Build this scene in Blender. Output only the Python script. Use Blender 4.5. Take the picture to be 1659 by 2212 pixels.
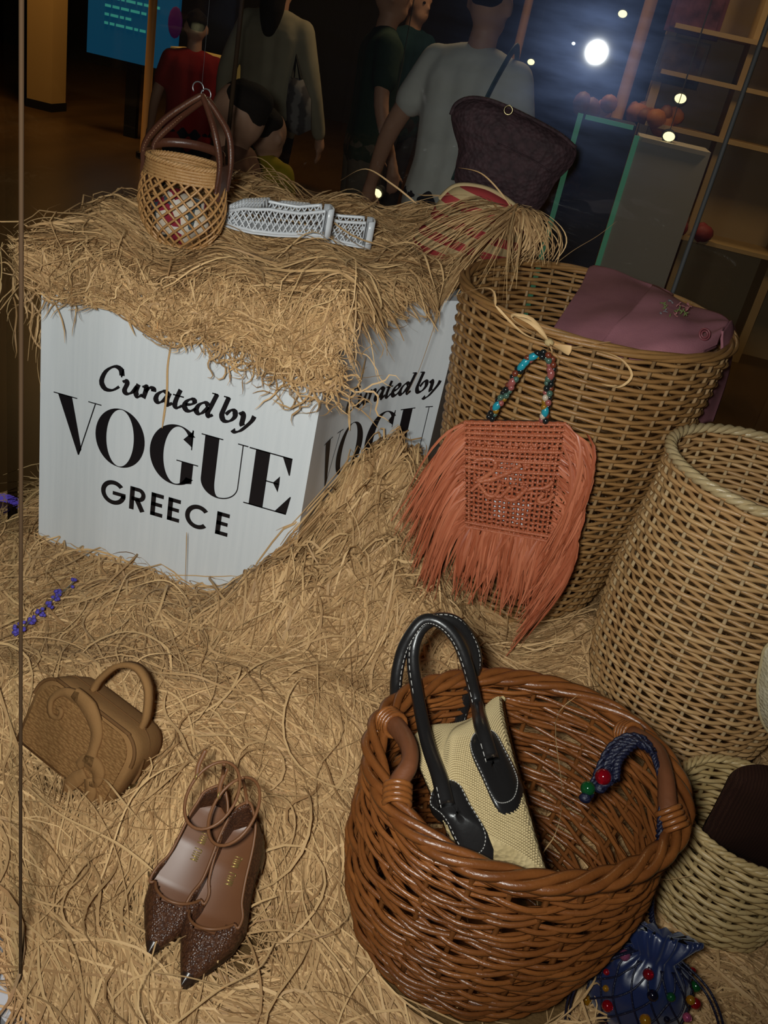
import bpy, bmesh, math, random
import numpy as np
from mathutils import Vector, Matrix

for o in list(bpy.data.objects): bpy.data.objects.remove(o)
S = bpy.context.scene
COL = S.collection
rng = np.random.default_rng(7); random.seed(7)
PI = math.pi

# ------------------------------------------------------------------ camera
FPX, CX, CY = 1946.0, 829.5, 1106.0
roll, pitch, yaw = math.radians(12.6), math.radians(28.3), math.radians(6.8)
CAM = np.array([0, 0, 1.04])
hv = np.array([-math.sin(yaw), math.cos(yaw), 0]); rv0 = np.array([math.cos(yaw), math.sin(yaw), 0]); zv = np.array([0, 0, 1.0])
FW = hv*math.cos(pitch) - zv*math.sin(pitch); u0 = hv*math.sin(pitch) + zv*math.cos(pitch)
UP = u0*math.cos(roll) - rv0*math.sin(roll); RT = rv0*math.cos(roll) + u0*math.sin(roll)
cd = bpy.data.cameras.new('camera'); cam = bpy.data.objects.new('camera', cd); COL.objects.link(cam)
cam.matrix_world = Matrix(((RT[0], UP[0], -FW[0], CAM[0]), (RT[1], UP[1], -FW[1], CAM[1]), (RT[2], UP[2], -FW[2], CAM[2]), (0, 0, 0, 1)))
cd.sensor_fit = 'VERTICAL'; cd.sensor_height = 36; cd.lens = 36*FPX/2212; cd.clip_start = .01; cd.clip_end = 60
S.camera = cam
def ray(x, y): return FW + RT*((x-CX)/FPX) - UP*((y-CY)/FPX)
def at(x, y, Y): d = ray(x, y); return CAM + d*(Y/d[1])             # the point of a sight line on the upright plane y=Y
def atz(x, y, z): d = ray(x, y); return CAM + d*((z-CAM[2])/d[2])   # ... on the level plane z
# ------------------------------------------------------------------ world, lights, exposure
W = bpy.data.worlds.new('world'); S.world = W; W.use_nodes = True
W.node_tree.nodes['Background'].inputs[0].default_value = (1, .72, .45, 1); W.node_tree.nodes['Background'].inputs[1].default_value = .012
S.view_settings.view_transform = 'Standard'; S.view_settings.look = 'None'; S.view_settings.exposure = 0; S.view_settings.gamma = 1
S.view_settings.use_curve_mapping = False
def lamp(name, kind, loc, energy, col=(1, 1, 1), size=.1, aim=None, **kw):
    l = bpy.data.lights.new(name, kind); l.energy = energy; l.color = col
    if kind == 'AREA': l.size = size
    else: l.shadow_soft_size = size
    for k, v in kw.items(): setattr(l, k, v)
    o = bpy.data.objects.new(name, l); COL.objects.link(o); o.location = loc
    if aim is not None: o.rotation_euler = (Vector(aim)-Vector(loc)).to_track_quat('-Z', 'Y').to_euler()
    return o
FLASH = (-.07, -.03, 1.08)
lamp('camera_flash', 'SPOT', FLASH, 80, (1, .97, .95), .040, aim=tuple(at(600, 860, 1.4)), spot_size=math.radians(106), spot_blend=1.0)
lamp('added_column_light', 'AREA', (-4.5, 8.2, 2.6), 45, (1, .6, .25), .8, aim=(-5, 9, 0))  # unseen warm light added to brighten the far column
lamp('added_people_light', 'AREA', (-.5, 5.5, 2.8), 22, (1, .72, .42), .6, aim=(-.5, 4.6, 0))  # unseen light added to brighten the people
lamp('added_shelf_light', 'AREA', (1.4, 4.6, 2.2), 9, (1, .68, .36), .4, aim=(1.6, 5.8, .9))  # unseen warm light added to brighten the shop shelves
# ------------------------------------------------------------------ helpers
def link(o, parent=None):
    COL.objects.link(o)
    if parent is not None: o.parent = parent
    return o
def tag(o, label=None, cat=None, group=None, kind=None):
    for k, v in (('label', label), ('category', cat), ('group', group), ('kind', kind)):
        if v: o[k] = v
    return o
def thing(name, loc, label, cat, group=None):
    o = bpy.data.objects.new(name, None); o.empty_display_size = .02; o.location = loc; link(o); o['_w'] = 1
    del o['_w']
    return tag(o, label, cat, group)
class MB:
    def __init__(s): s.v = []; s.f = []; s.n = 0
    def add(s, v, f):
        v = np.asarray(v, float).reshape(-1, 3); s.v.append(v); s.f += [tuple(i+s.n for i in q) for q in f]; s.n += len(v); return s
    def build(s, name, mat, parent=None, smooth=True, xf=None):
        me = bpy.data.meshes.new(name); v = np.vstack(s.v)
        if xf is not None: v = xf(v)
        if parent is not None: v = v - np.array(parent['_o'] if '_o' in parent else wloc(parent))
        me.from_pydata(v.tolist(), [], s.f, shade_flat=not smooth); me.update()
        for m in (mat if isinstance(mat, (list, tuple)) else [mat]): me.materials.append(m)
        return link(bpy.data.objects.new(name, me), parent)
def wloc(o):
    v = Vector((0, 0, 0))
    while o is not None: v += o.location; o = o.parent
    return tuple(v)
def mobj(name, v, f, mat, parent=None, smooth=True): return MB().add(v, f).build(name, mat, parent, smooth)
def grid_faces(nu, nv, cu=False, cv=False):
    F = []
    for i in range(nu if cu else nu-1):
        for j in range(nv if cv else nv-1):
            F.append((i*nv+j, ((i+1) % nu)*nv+j, ((i+1) % nu)*nv+(j+1) % nv, i*nv+(j+1) % nv))
    return F
def frames(P, closed=False):
    P = np.asarray(P, float); T = np.empty_like(P)
    if closed: T = np.roll(P, -1, 0)-np.roll(P, 1, 0)
    else: T[1:-1] = P[2:]-P[:-2]; T[0] = P[1]-P[0]; T[-1] = P[-1]-P[-2]
    T /= np.linalg.norm(T, axis=1)[:, None]+1e-12
    n = np.array([0, 0, 1.0]) if abs(T[0][2]) < .9 else np.array([1.0, 0, 0])
    N = np.empty_like(P)
    for i in range(len(P)):
        n = n - T[i]*(n@T[i]); n /= np.linalg.norm(n)+1e-12; N[i] = n
    return T, N, np.cross(T, N)
def tube(P, r, k=6, closed=False, flat=1.0, cap=True):
    P = np.asarray(P, float); T, N, B = frames(P, closed); r = np.broadcast_to(np.asarray(r, float), (len(P),))
    a = np.arange(k)*2*PI/k
    V = P[:, None]+r[:, None, None]*(np.cos(a)[None, :, None]*N[:, None]*flat+np.sin(a)[None, :, None]*B[:, None])
    F = grid_faces(len(P), k, closed, True)
    if not closed and cap: F += [tuple(range(k))[::-1], tuple((len(P)-1)*k+i for i in range(k))]
    return V.reshape(-1, 3), F
def smooth_path(P, n=24, closed=False):      # Catmull-Rom
    P = np.asarray(P, float); m = len(P); out = []
    segs = m if closed else m-1
    for i in range(segs):
        g = lambda j: P[j % m] if closed else P[min(max(j, 0), m-1)]
        p0, p1, p2, p3 = g(i-1), g(i), g(i+1), g(i+2)
        for t in np.linspace(0, 1, max(2, n//segs+1))[:-1]:
            out.append(.5*((2*p1)+(-p0+p2)*t+(2*p0-5*p1+4*p2-p3)*t*t+(-p0+3*p1-3*p2+p3)*t**3))
    if not closed: out.append(P[-1])
    return np.array(out)
def ball(c, r, nu=10, nv=7, axis=None):
    r = np.broadcast_to(np.asarray(r, float), (3,)); V = []
    for j in range(nv+1):
        th = PI*j/nv
        for i in range(nu): ph = 2*PI*i/nu; V.append((math.sin(th)*math.cos(ph), math.sin(th)*math.sin(ph), math.cos(th)))
    V = np.array(V)*r
    if axis is not None:
        q = Vector((0, 0, 1)).rotation_difference(Vector(axis)).to_matrix(); V = V@np.array(q).T
    F = [(j*nu+i, (j+1)*nu+i, (j+1)*nu+(i+1) % nu, j*nu+(i+1) % nu) for j in range(nv) for i in range(nu)]
    return V+np.asarray(c), F
def box(c, s, rz=0):
    c = np.asarray(c, float); s = np.asarray(s, float)/2
    V = np.array([(x, y, z) for x in (-1, 1) for y in (-1, 1) for z in (-1, 1)])*s
    R = np.array([[math.cos(rz), -math.sin(rz), 0], [math.sin(rz), math.cos(rz), 0], [0, 0, 1]])
    return V@R.T+c, [(0, 1, 3, 2), (4, 6, 7, 5), (0, 4, 5, 1), (2, 3, 7, 6), (0, 2, 6, 4), (1, 5, 7, 3)]
def prism(poly, z0, z1):
    n = len(poly); V = [(x, y, z0) for x, y in poly]+[(x, y, z1) for x, y in poly]
    return np.array(V), [tuple(range(n))[::-1], tuple(range(n, 2*n))]+[(i, (i+1) % n, n+(i+1) % n, n+i) for i in range(n)]
def pillow(outline, nrm, thick, rings=6, flat=.5, lump=0, seed=1):
    """a stuffed body: closed 3D outline (roughly planar), swelling along +-nrm."""
    P = np.asarray(outline, float); nrm = np.asarray(nrm, float)/np.linalg.norm(nrm); c = P.mean(0); n = len(P); rg = np.random.default_rng(seed)
    V = []; F = []
    ks = np.linspace(1, 0.06, rings)
    for sgn in (1, -1):
        for k in ks:
            h = thick*(1-k**3)**flat*.5
            q = c+(P-c)*k+nrm*sgn*h
            if lump: q = q+nrm*(lump*sgn*(np.sin(q[:, 0]*70+seed)+np.sin(q[:, 2]*85+2*seed))*(1-k))[:, None]
            V.append(q)
    V = np.vstack(V)
    for s in range(2):
        o = s*rings*n
        for r in range(rings-1):
            for i in range(n):
                a, b = o+r*n+i, o+r*n+(i+1) % n; q = (a, b, b+n, a+n); F.append(q if s == 0 else q[::-1])
        last = tuple(o+(rings-1)*n+i for i in range(n)); F.append(last if s == 0 else last[::-1])
    return V, F
# ------------------------------------------------------------------ materials
MATS = {}
def mat(name, col, rough=.6, spec=.4, col2=None, scale=60, bump=0, bscale=200, kind='noise', metal=0, emit=None, estr=0, stretch=(1, 1, 1), sheen=0, coat=0):
    if name in MATS: return MATS[name]
    m = bpy.data.materials.new(name); m.use_nodes = True; nt = m.node_tree; b = nt.nodes['Principled BSDF']; L = nt.links
    b.inputs['Base Color'].default_value = (*col, 1); b.inputs['Roughness'].default_value = rough; b.inputs['Specular IOR Level'].default_value = spec
    b.inputs['Metallic'].default_value = metal; b.inputs['Sheen Weight'].default_value = sheen; b.inputs['Coat Weight'].default_value = coat
    tc = nt.nodes.new('ShaderNodeTexCoord'); mp = nt.nodes.new('ShaderNodeMapping'); mp.inputs['Scale'].default_value = stretch; L.new(tc.outputs['Object'], mp.inputs['Vector'])
    def tex(sc):
        if kind == 'voronoi': t = nt.nodes.new('ShaderNodeTexVoronoi'); t.inputs['Scale'].default_value = sc; o = t.outputs['Distance']
        elif kind == 'wave': t = nt.nodes.new('ShaderNodeTexWave'); t.inputs['Scale'].default_value = sc; t.inputs['Distortion'].default_value = 2; o = t.outputs['Fac']
        elif kind == 'check': t = nt.nodes.new('ShaderNodeTexChecker'); t.inputs['Scale'].default_value = sc; o = t.outputs['Fac']
        else: t = nt.nodes.new('ShaderNodeTexNoise'); t.inputs['Scale'].default_value = sc; t.inputs['Detail'].default_value = 4; o = t.outputs['Fac']
        L.new(mp.outputs['Vector'], t.inputs['Vector']); return o
    if col2 is not None:
        mx = nt.nodes.new('ShaderNodeMix'); mx.data_type = 'RGBA'; mx.inputs[6].default_value = (*col, 1); mx.inputs[7].default_value = (*col2, 1)
        cr = nt.nodes.new('ShaderNodeMapRange'); cr.inputs[1].default_value = .3; cr.inputs[2].default_value = .7
        L.new(tex(scale), cr.inputs[0]); L.new(cr.outputs[0], mx.inputs[0]); L.new(mx.outputs[2], b.inputs['Base Color'])
    if bump:
        bp = nt.nodes.new('ShaderNodeBump'); bp.inputs['Strength'].default_value = bump; bp.inputs['Distance'].default_value = .002
        L.new(tex(bscale), bp.inputs['Height']); L.new(bp.outputs['Normal'], b.inputs['Normal'])
    if emit is not None: b.inputs['Emission Color'].default_value = (*emit, 1); b.inputs['Emission Strength'].default_value = estr
    MATS[name] = m; return m
def strand_mat(name, lo, hi, rough=.55, spec=.25):
    """colour varies from strand to strand through the point attribute 'tint' (each strand's own dye)"""
    m = bpy.data.materials.new(name); m.use_nodes = True; nt = m.node_tree; b = nt.nodes['Principled BSDF']; L = nt.links
    a = nt.nodes.new('ShaderNodeAttribute'); a.attribute_name = 'tint'
    mx = nt.nodes.new('ShaderNodeMix'); mx.data_type = 'RGBA'; mx.inputs[6].default_value = (*lo, 1); mx.inputs[7].default_value = (*hi, 1)
    L.new(a.outputs['Fac'], mx.inputs[0]); L.new(mx.outputs[2], b.inputs['Base Color'])
    b.inputs['Roughness'].default_value = rough; b.inputs['Specular IOR Level'].default_value = spec
    return m
def glass_mat(name, refl=.05, haze=0, hz=.25, tint=(.97, .985, .98)):
    m = bpy.data.materials.new(name); m.use_nodes = True; nt = m.node_tree; L = nt.links; nt.nodes.remove(nt.nodes['Principled BSDF'])
    out = nt.nodes['Material Output']; t = nt.nodes.new('ShaderNodeBsdfTransparent'); t.inputs[0].default_value = (*tint, 1)
    g = nt.nodes.new('ShaderNodeBsdfGlossy'); g.inputs['Roughness'].default_value = .03
    mx = nt.nodes.new('ShaderNodeMixShader'); mx.inputs[0].default_value = refl; L.new(t.outputs[0], mx.inputs[1]); L.new(g.outputs[0], mx.inputs[2]); sh = mx
    if haze:   # blue tinted rough gloss, mottled by noise, laid over the pane as a haze
        g2 = nt.nodes.new('ShaderNodeBsdfGlossy'); g2.inputs['Roughness'].default_value = hz; g2.inputs[0].default_value = (.38, .52, 1, 1)
        n = nt.nodes.new('ShaderNodeTexNoise'); n.inputs['Scale'].default_value = 7; n.inputs['Detail'].default_value = 8
        tc = nt.nodes.new('ShaderNodeTexCoord'); mp = nt.nodes.new('ShaderNodeMapping'); mp.inputs['Scale'].default_value = (1, 1, 4); mp.inputs['Rotation'].default_value = (0, .25, 0)
        L.new(tc.outputs['Object'], mp.inputs[0]); L.new(mp.outputs[0], n.inputs['Vector'])
        ma = nt.nodes.new('ShaderNodeMath'); ma.operation = 'MULTIPLY'; ma.inputs[1].default_value = haze*2; L.new(n.outputs['Fac'], ma.inputs[0])
        m2 = nt.nodes.new('ShaderNodeMixShader'); L.new(ma.outputs[0], m2.inputs[0]); L.new(mx.outputs[0], m2.inputs[1]); L.new(g2.outputs[0], m2.inputs[2]); sh = m2
    L.new(sh.outputs[0], out.inputs['Surface']); return m
# ------------------------------------------------------------------ setting
M_floor = mat('mall_floor', (.085, .042, .012), .35, .4, (.05, .024, .007), 3, stretch=(1, .12, 1))
M_dark = mat('dark_wall', (.012, .010, .009), .6, .3)
M_white = mat('white_panel', (.80, .83, .85), .45, .3, (.74, .775, .80), 14, stretch=(9, 9, .35))
M_black = mat('black_print', (.012, .010, .012), .4, .4)
def struct(o): o['kind'] = 'structure'; return o
struct(mobj('floor', [(-14, -3, -.45), (10, -3, -.45), (10, 16, -.45), (-14, 16, -.45)], [(0, 1, 2, 3)], M_floor))
struct(mobj('wall_back', *box((-2, 14.1, 1.6), (24, .1, 4.1)), M_dark, smooth=False))
struct(mobj('ceiling', *box((-2, 6.5, 3.45), (24, 19, .1)), M_dark, smooth=False))
struct(mobj('wall_left', *box((-14, 6, 1.6), (.1, 17, 4.1)), M_dark, smooth=False))
K = np.array([-.36, .54]); FD = np.array([.905, -.425])
BASE = [tuple(K), tuple(K+FD*1.3), (1.35, .6), (1.35, 1.6), (.62, 2.36), (-.90, 2.36), (-.90, 1.20)]
t = struct(mobj('trim_1', *prism(BASE, -.06, 0), mat('base_white', (.72, .74, .76), .4, .4), smooth=False))
cb = np.mean(BASE, 0)
struct(mobj('trim_2', *prism([tuple(cb+(np.array(p)-cb)*.97) for p in BASE], -.45, -.06), M_dark, smooth=False))
def pane(name, a, b, z1, m, z0=.0):
    a, b = np.array(a), np.array(b); d = (b-a)/np.linalg.norm(b-a); n = np.array([-d[1], d[0]])*.004
    return struct(mobj(name, *prism([tuple(a-n), tuple(b-n), tuple(b+n), tuple(a+n)], z0, z1), m, smooth=False))
G_clear = glass_mat('clear_glass', .022); G_back = glass_mat('hazy_glass', .03, .0065, .24)
ins = lambda i: tuple(cb+(np.array(BASE[i])-cb)*.985)
pane('window_1', ins(0), ins(1), 1.95, G_clear)
pane('window_2', ins(6), ins(0), 1.95, G_clear)
pane('window_3', ins(5), ins(4), 1.95, G_back)
pane('window_4', ins(4), ins(3), 1.95, G_clear)
pane('window_5', ins(5), ins(6), 1.95, G_clear)
M_seam = mat('seam_brown', (.035, .019, .009), .8, .1); M_steel = mat('brushed_steel', (.32, .33, .34), .35, .5, metal=.8)
k0 = atz(44, 2160, 0); struct(mobj('trim_3', *tube([(k0[0], k0[1], 0), (k0[0], k0[1], 1.95)], .0017, 8), M_seam))
k4 = np.array(ins(4))
for i, (n_, r_, m_) in enumerate((('trim_5', .006, M_seam), ('trim_6', .006, M_seam))):
    q = ins((5, 6)[i]); struct(mobj(n_, *tube([(q[0], q[1], 0), (q[0], q[1], 1.95)], r_, 8), m_))
q = at(1535, 395, 2.32); struct(mobj('trim_4', *tube([(q[0], 2.31, 0), (q[0], 2.31, 1.95)], .0055, 8), mat('corner_grey', (.09, .09, .09), .6, .3)))

# ------------------------------------------------------------------ printed plinth with one hollow curved side
PX0, PX1, PY, PZ = -.804, -.303, 1.35, .585
AR, AX, AY = .47, -.303+.47, 1.42
def arcp(s):     # point and outward normal on the right hand side, s metres from the front edge
    if s < .07: return np.array([PX1, PY+s]), np.array([1.0, 0])
    a = (s-.07)/AR; return np.array([AX-AR*math.cos(a), AY+AR*math.sin(a)]), np.array([math.cos(a), -math.sin(a)])
ARC = [tuple(arcp(s)[0]) for s in np.linspace(0, .07+AR*.84, 40)]
FOOT = [(PX0, PY)]+ARC+[(ARC[-1][0], 2.16), (PX0, 2.16)]
pl = thing('plinth', (-.55, 1.35, 0), 'white plinth printed with black lettering, heaped with raffia', 'plinth')
mobj('body', *prism(FOOT, .0, PZ), M_white, pl, smooth=False)
def nib(P, thick, thin, ang=.6, n=24, sl=0, z0=0):
    P = smooth_path([(a, 0, b) for a, b in P], n)[:, [0, 2]]
    d = np.gradient(P, axis=0); th = np.arctan2(d[:, 1], d[:, 0]); w = thin+(thick-thin)*np.abs(np.sin(th-ang)); return ribbon2(P, w)
def ribbon2(P, w):
    P = np.asarray(P, float); w = np.broadcast_to(np.asarray(w, float), (len(P),)); d = np.gradient(P, axis=0); d /= np.linalg.norm(d, axis=1)[:, None]+1e-12
    n = np.c_[-d[:, 1], d[:, 0]]*w[:, None]/2; V = np.empty((2*len(P), 2)); V[0::2] = P+n; V[1::2] = P-n
    return V, [(2*i, 2*i+1, 2*i+3, 2*i+2) for i in range(len(P)-1)]
def line2(a, b, w, n=8):
    t = np.linspace(0, 1, n)[:, None]; return ribbon2(np.array(a)*(1-t)+np.array(b)*t, w)
def poly2(*p):
    """convex 4-gon split along its first/third sides so it can bend"""
    p = np.array(p, float); t = np.linspace(0, 1, 7)[:, None]; A = p[0]*(1-t)+p[3]*t; B = p[1]*(1-t)+p[2]*t
    V = np.empty((14, 2)); V[0::2] = A; V[1::2] = B; return V, [(2*i, 2*i+1, 2*i+3, 2*i+2) for i in range(6)]
def ring2(c, ro, ri, a0=0, a1=360, ci=None, n=48):
    ci = ci or c; a = np.radians(np.linspace(a0, a1, n)); V = np.empty((2*n, 2))
    V[0::2] = np.c_[c[0]+ro[0]*np.cos(a), c[1]+ro[1]*np.sin(a)]; V[1::2] = np.c_[ci[0]+ri[0]*np.cos(a), ci[1]+ri[1]*np.sin(a)]
    return V, [(2*i, 2*i+1, 2*i+3, 2*i+2) for i in range(n-1)]
LET = []
LET.append([poly2((-770, 360), (-743, 360), (-721.5, 262), (-728, 249)), line2((-727, 250), (-698, 360), 2.2), line2((-778, 359), (-733, 359), 2), line2((-712, 359), (-687, 359), 2)])
LET.append([ring2((-649, 305.5), (47, 57), (26, 55.5))])
LET.append([ring2((-543, 304), (49, 58.5), (26, 56), 48, 318, (-540, 304)), poly2((-517, 360), (-514, 360), (-514, 322), (-516, 322)), poly2((-532, 338), (-514, 360), (-514, 326), (-519, 330)),
            poly2((-531, 295), (-509, 295), (-509, 256), (-531, 250)), line2((-541, 295), (-500, 295), 2.2)])
LET.append([poly2((-493, 359), (-467, 359), (-467, 275), (-493, 275)), ring2((-458, 275), (35, 32), (9+25, 30), 270, 360), ring2((-458, 275), (35, 32), (9, 29), 180, 272), line2((-423.5, 275), (-423.5, 359), 2), line2((-500, 358.5), (-460, 358.5), 2.2), line2((-433, 358.5), (-414, 358.5), 2.2)])
LET[-1][1] = ring2((-458, 275), (35.5, 32), (33.5, 29.5), 270, 360)
LET.append([poly2((-400, 359), (-374, 359), (-374, 249), (-400, 249)), line2((-412, 358), (-334, 358), 2.4), poly2((-352, 359), (-334, 359), (-334, 326), (-336, 326)), line2((-376, 304), (-352, 304), 2.4), poly2((-362, 304), (-351, 320), (-350, 304), (-362, 304)), poly2((-362, 304), (-350, 304), (-351, 288), (-362, 304)),
            line2((-410, 250), (-330, 250), 2.4), poly2((-352, 249), (-330, 249), (-326, 286), (-328, 286))])
NL = lambda *p, thick=10.5, thin=3.4, n=26, ang=.55: nib(p, thick, thin, ang, n)
LET.append([NL((-652, 424), (-655, 435), (-667, 437), (-682, 424), (-689, 404), (-682, 392), (-668, 393), (-656, 403)), line2((-650, 437), (-653, 421), 3)])                # C
LET.append([NL((-650, 413), (-645, 417), (-642, 412), (-646, 399), (-641, 394), (-632, 399), (-624, 412)), NL((-621, 417), (-625, 402), (-621, 394), (-613, 400))])            # u
LET.append([NL((-614, 414), (-608, 417), (-607, 410), (-611, 394)), NL((-608, 407), (-601, 416), (-594, 416), (-593, 411))])                                              # r
LET.append([NL((-566, 414), (-575, 417), (-585, 409), (-588, 399), (-583, 394), (-575, 399), (-567, 412)), NL((-564, 417), (-568, 402), (-565, 394), (-558, 400))])            # a
LET.append([NL((-545, 428), (-551, 410), (-553, 398), (-548, 394), (-540, 400)), line2((-558, 416), (-538, 416), 2.6)])                                                   # t
LET.append([NL((-534, 404), (-524, 407), (-518, 413), (-523, 417), (-532, 411), (-536, 401), (-531, 394), (-523, 395), (-515, 402))])                                      # e
LET.append([NL((-493, 413), (-500, 417), (-510, 410), (-514, 399), (-509, 394), (-502, 398), (-493, 411)), NL((-480, 438), (-489, 412), (-493, 400), (-490, 394), (-484, 399)), line2((-489, 437.5), (-478, 437.5), 2.4)])   # d
LET.append([NL((-459, 438), (-465, 417), (-468, 403), (-463, 394), (-453, 396), (-445, 406), (-446, 416), (-453, 416), (-461, 406)), line2((-468, 437.5), (-457, 437.5), 2.4)])  # b
LET.append([NL((-438, 413), (-433, 417), (-430, 411), (-431, 398), (-429, 394)), NL((-411, 417), (-414, 408), (-422, 396), (-432, 384), (-441, 379), (-446, 382))])              # y
sw = 9.2
def E(x): return [line2((x+sw/2, 170), (x+sw/2, 217.5), sw), line2((x, 213.5), (x+24, 213.5), 8), line2((x, 194.5), (x+22, 194.5), 7.6), line2((x, 174), (x+24, 174), 8)]
LET.append([ring2((-655.5, 193.5), (24.5, 25), (15.5, 16.3), 42, 358), line2((-657, 193), (-631.5, 193), 7.6), line2((-635.5, 193), (-635.5, 186), 8)])                   # G
LET.append([line2((-619, 170), (-619, 217.5), sw), ring2((-606, 203.5), (13, 14), (4.5, 6), -90, 90), line2((-620, 213.7), (-606, 213.7), 7.8), line2((-620, 193.5), (-606, 193.5), 7.8), line2((-610, 194), (-597, 170), 9.6)])
LET += [E(-582), E(-549)]
LET.append([ring2((-490.5, 193.5), (24.5, 25), (15.5, 16.3), 42, 318)])
LET.append(E(-455))
def on_front(p): return np.c_[p[:, 0]/1000, np.full(len(p), PY-.0007), p[:, 1]/1000]
def on_curve(p):
    out = []
    for x, z in p: c, n = arcp(x/1000+.778+.085); c = c+n*.0007; out.append((c[0], c[1], z/1000))
    return np.array(out)
for f_, cnt in ((on_front, len(LET)), (on_curve, len(LET))):
    for L_ in LET[:cnt]:
        if f_ is on_curve and max(V[:, 0].max() for V, F in L_)/1000+.778+.085 > .463: continue
        mb = MB()
        for V, F in L_: mb.add(f_(V), F)
        mb.build('letter', M_black, pl, smooth=False)

# ------------------------------------------------------------------ the dim mall beyond the glass
FZ = -.45
M_yel = mat('ochre_column', (.50, .30, .10), .6, .3)
def column(name, px, py, Y, w, d, h, m, label, cat):
    p = at(px, py, Y); o = thing(name, (p[0], Y, FZ), label, cat)
    mobj('shaft', *box((p[0], Y, FZ+h/2+.04), (w, d, h-.08)), m, o, smooth=False)
    mobj('foot', *box((p[0], Y, FZ+.04), (w*1.06, d*1.06, .08)), M_dark, o, smooth=False)
    return o
p = atz(100, 233, FZ); Yc = p[1]
column('column', 100, 233, 9.1, .27, .27, 3.6, M_yel, 'ochre lit square column far behind the glass at the left', 'column')
def pole(px, py, Y, r, label, m):
    p = at(px, py, Y); o = thing('pole', (p[0], Y, FZ), label, 'pole')
    mobj('shaft', *tube([(p[0], Y, FZ), (p[0], Y, 3)], r, 10), m, o); mobj('foot', *tube([(p[0], Y, FZ), (p[0], Y, FZ+.05)], r*1.9, 10), M_dark, o)
M_pole = mat('orange_pole', (.42, .21, .07), .5, .4)
pole(310, 338, 7.8, .035, 'slim orange pole beside the blue screen', M_pole)
pole(1098, 190, 7.0, .03, 'slim brown pole behind the person in the white shirt', M_pole)
pole(1375, 110, 6.0, .035, 'slim orange pole right of the bright flash reflection', M_pole)
# blue screen
def quad_plane(Y, pts): return [at(x, y, Y) for x, y in pts]
sg = quad_plane(8.6, [(190, -40), (392, -40), (377, 157), (187, 132)])
sx0, sx1 = sg[3][0], sg[2][0]; sz0, sz1 = sg[2][2], sg[1][2]
so = thing('screen', ((sx0+sx1)/2, 8.6, sz0), 'glowing blue screen with pale green lines of text', 'screen')
M_blue = mat('screen_blue', (.01, .05, .10), .4, .3, emit=(.004, .075, .16), estr=.38)
M_txt = mat('screen_text', (.02, .1, .09), .4, .3, emit=(.06, .42, .34), estr=.42)
mobj('panel', *box(((sx0+sx1)/2, 8.62, (sz0+sz1)/2), (sx1-sx0, .05, sz1-sz0)), M_blue, so, smooth=False)
mobj('stand', *box(((sx0+sx1)/2, 8.68, (sz0+FZ)/2), (.12, .06, sz0-FZ)), M_dark, so, smooth=False)
mb = MB(); rg = np.random.default_rng(3)
for r in range(9):
    z = sz0+.28+.42*r/8.0*1.35; x = sx0+.17
    while x < sx1-.24:
        w = rg.uniform(.03, .09)
        if r in (1,) and x > sx1-.45: break
        mb.add(*box((x+w/2, 8.588, z), (w, .006, .022))); x += w+.018
tag(mb.build('text_lines', M_txt, so, smooth=False), kind='stuff')
mobj('corner_patch', *ball((sx1-.02, 8.58, sz1-.33), (.07, .012, .13)), mat('screen_purple', (.05, .01, .06), .4, .3, emit=(.06, .006, .07), estr=.16), so)
# gold counter behind the red shirt
g = thing('counter', tuple(at(470, 170, 8.2)), 'small gold lit counter behind the person in red', 'counter')
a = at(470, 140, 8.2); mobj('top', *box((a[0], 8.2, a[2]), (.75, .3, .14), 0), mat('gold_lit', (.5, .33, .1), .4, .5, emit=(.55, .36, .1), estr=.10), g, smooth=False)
mobj('body', *box((a[0], 8.25, (a[2]+FZ)/2-.04), (.7, .25, a[2]-FZ-.07)), M_dark, g, smooth=False)
# grey display pillars with green light strips
M_grey = mat('grey_pillar', (.42, .37, .31), .6, .3); M_green = mat('green_strip', (.05, .2, .1), .5, .3, emit=(.09, .30, .17), estr=.2)
def pillar(pxl, pxr, ptop, pbot, Y, m, label, bottom=False):
    tl, tr = at(*ptop, Y), at(*pbot, Y); w = pxr; h = tl[2]
    o = thing('pillar', (tl[0]+w/2, Y, FZ), label, 'pillar')
    mobj('block', *box((tl[0]+w/2, Y, (h+FZ)/2), (w, .3, h-FZ)), m, o, smooth=False)
    mobj('light_strip', *box((tl[0]-.012, Y-.15, (h+FZ)/2+.1), (.026, .02, (h-FZ)-.2)), M_green, o, smooth=False)
    mobj('edge_strip', *box((tl[0]+w*.5, Y-.16, h-.01), (w*.9, .02, .02)), M_green if bottom else m, o, smooth=False)
pillar(0, .36, (1380, 290), (1310, 560), 5.2, M_grey, 'tall grey pillar with a green light strip on its left edge', False)
pillar(0, .26, (1262, 243), (1215, 480), 5.0, mat('dark_pillar', (.03, .028, .035), .6, .3), 'dark pillar outlined with green light strips', True)
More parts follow.
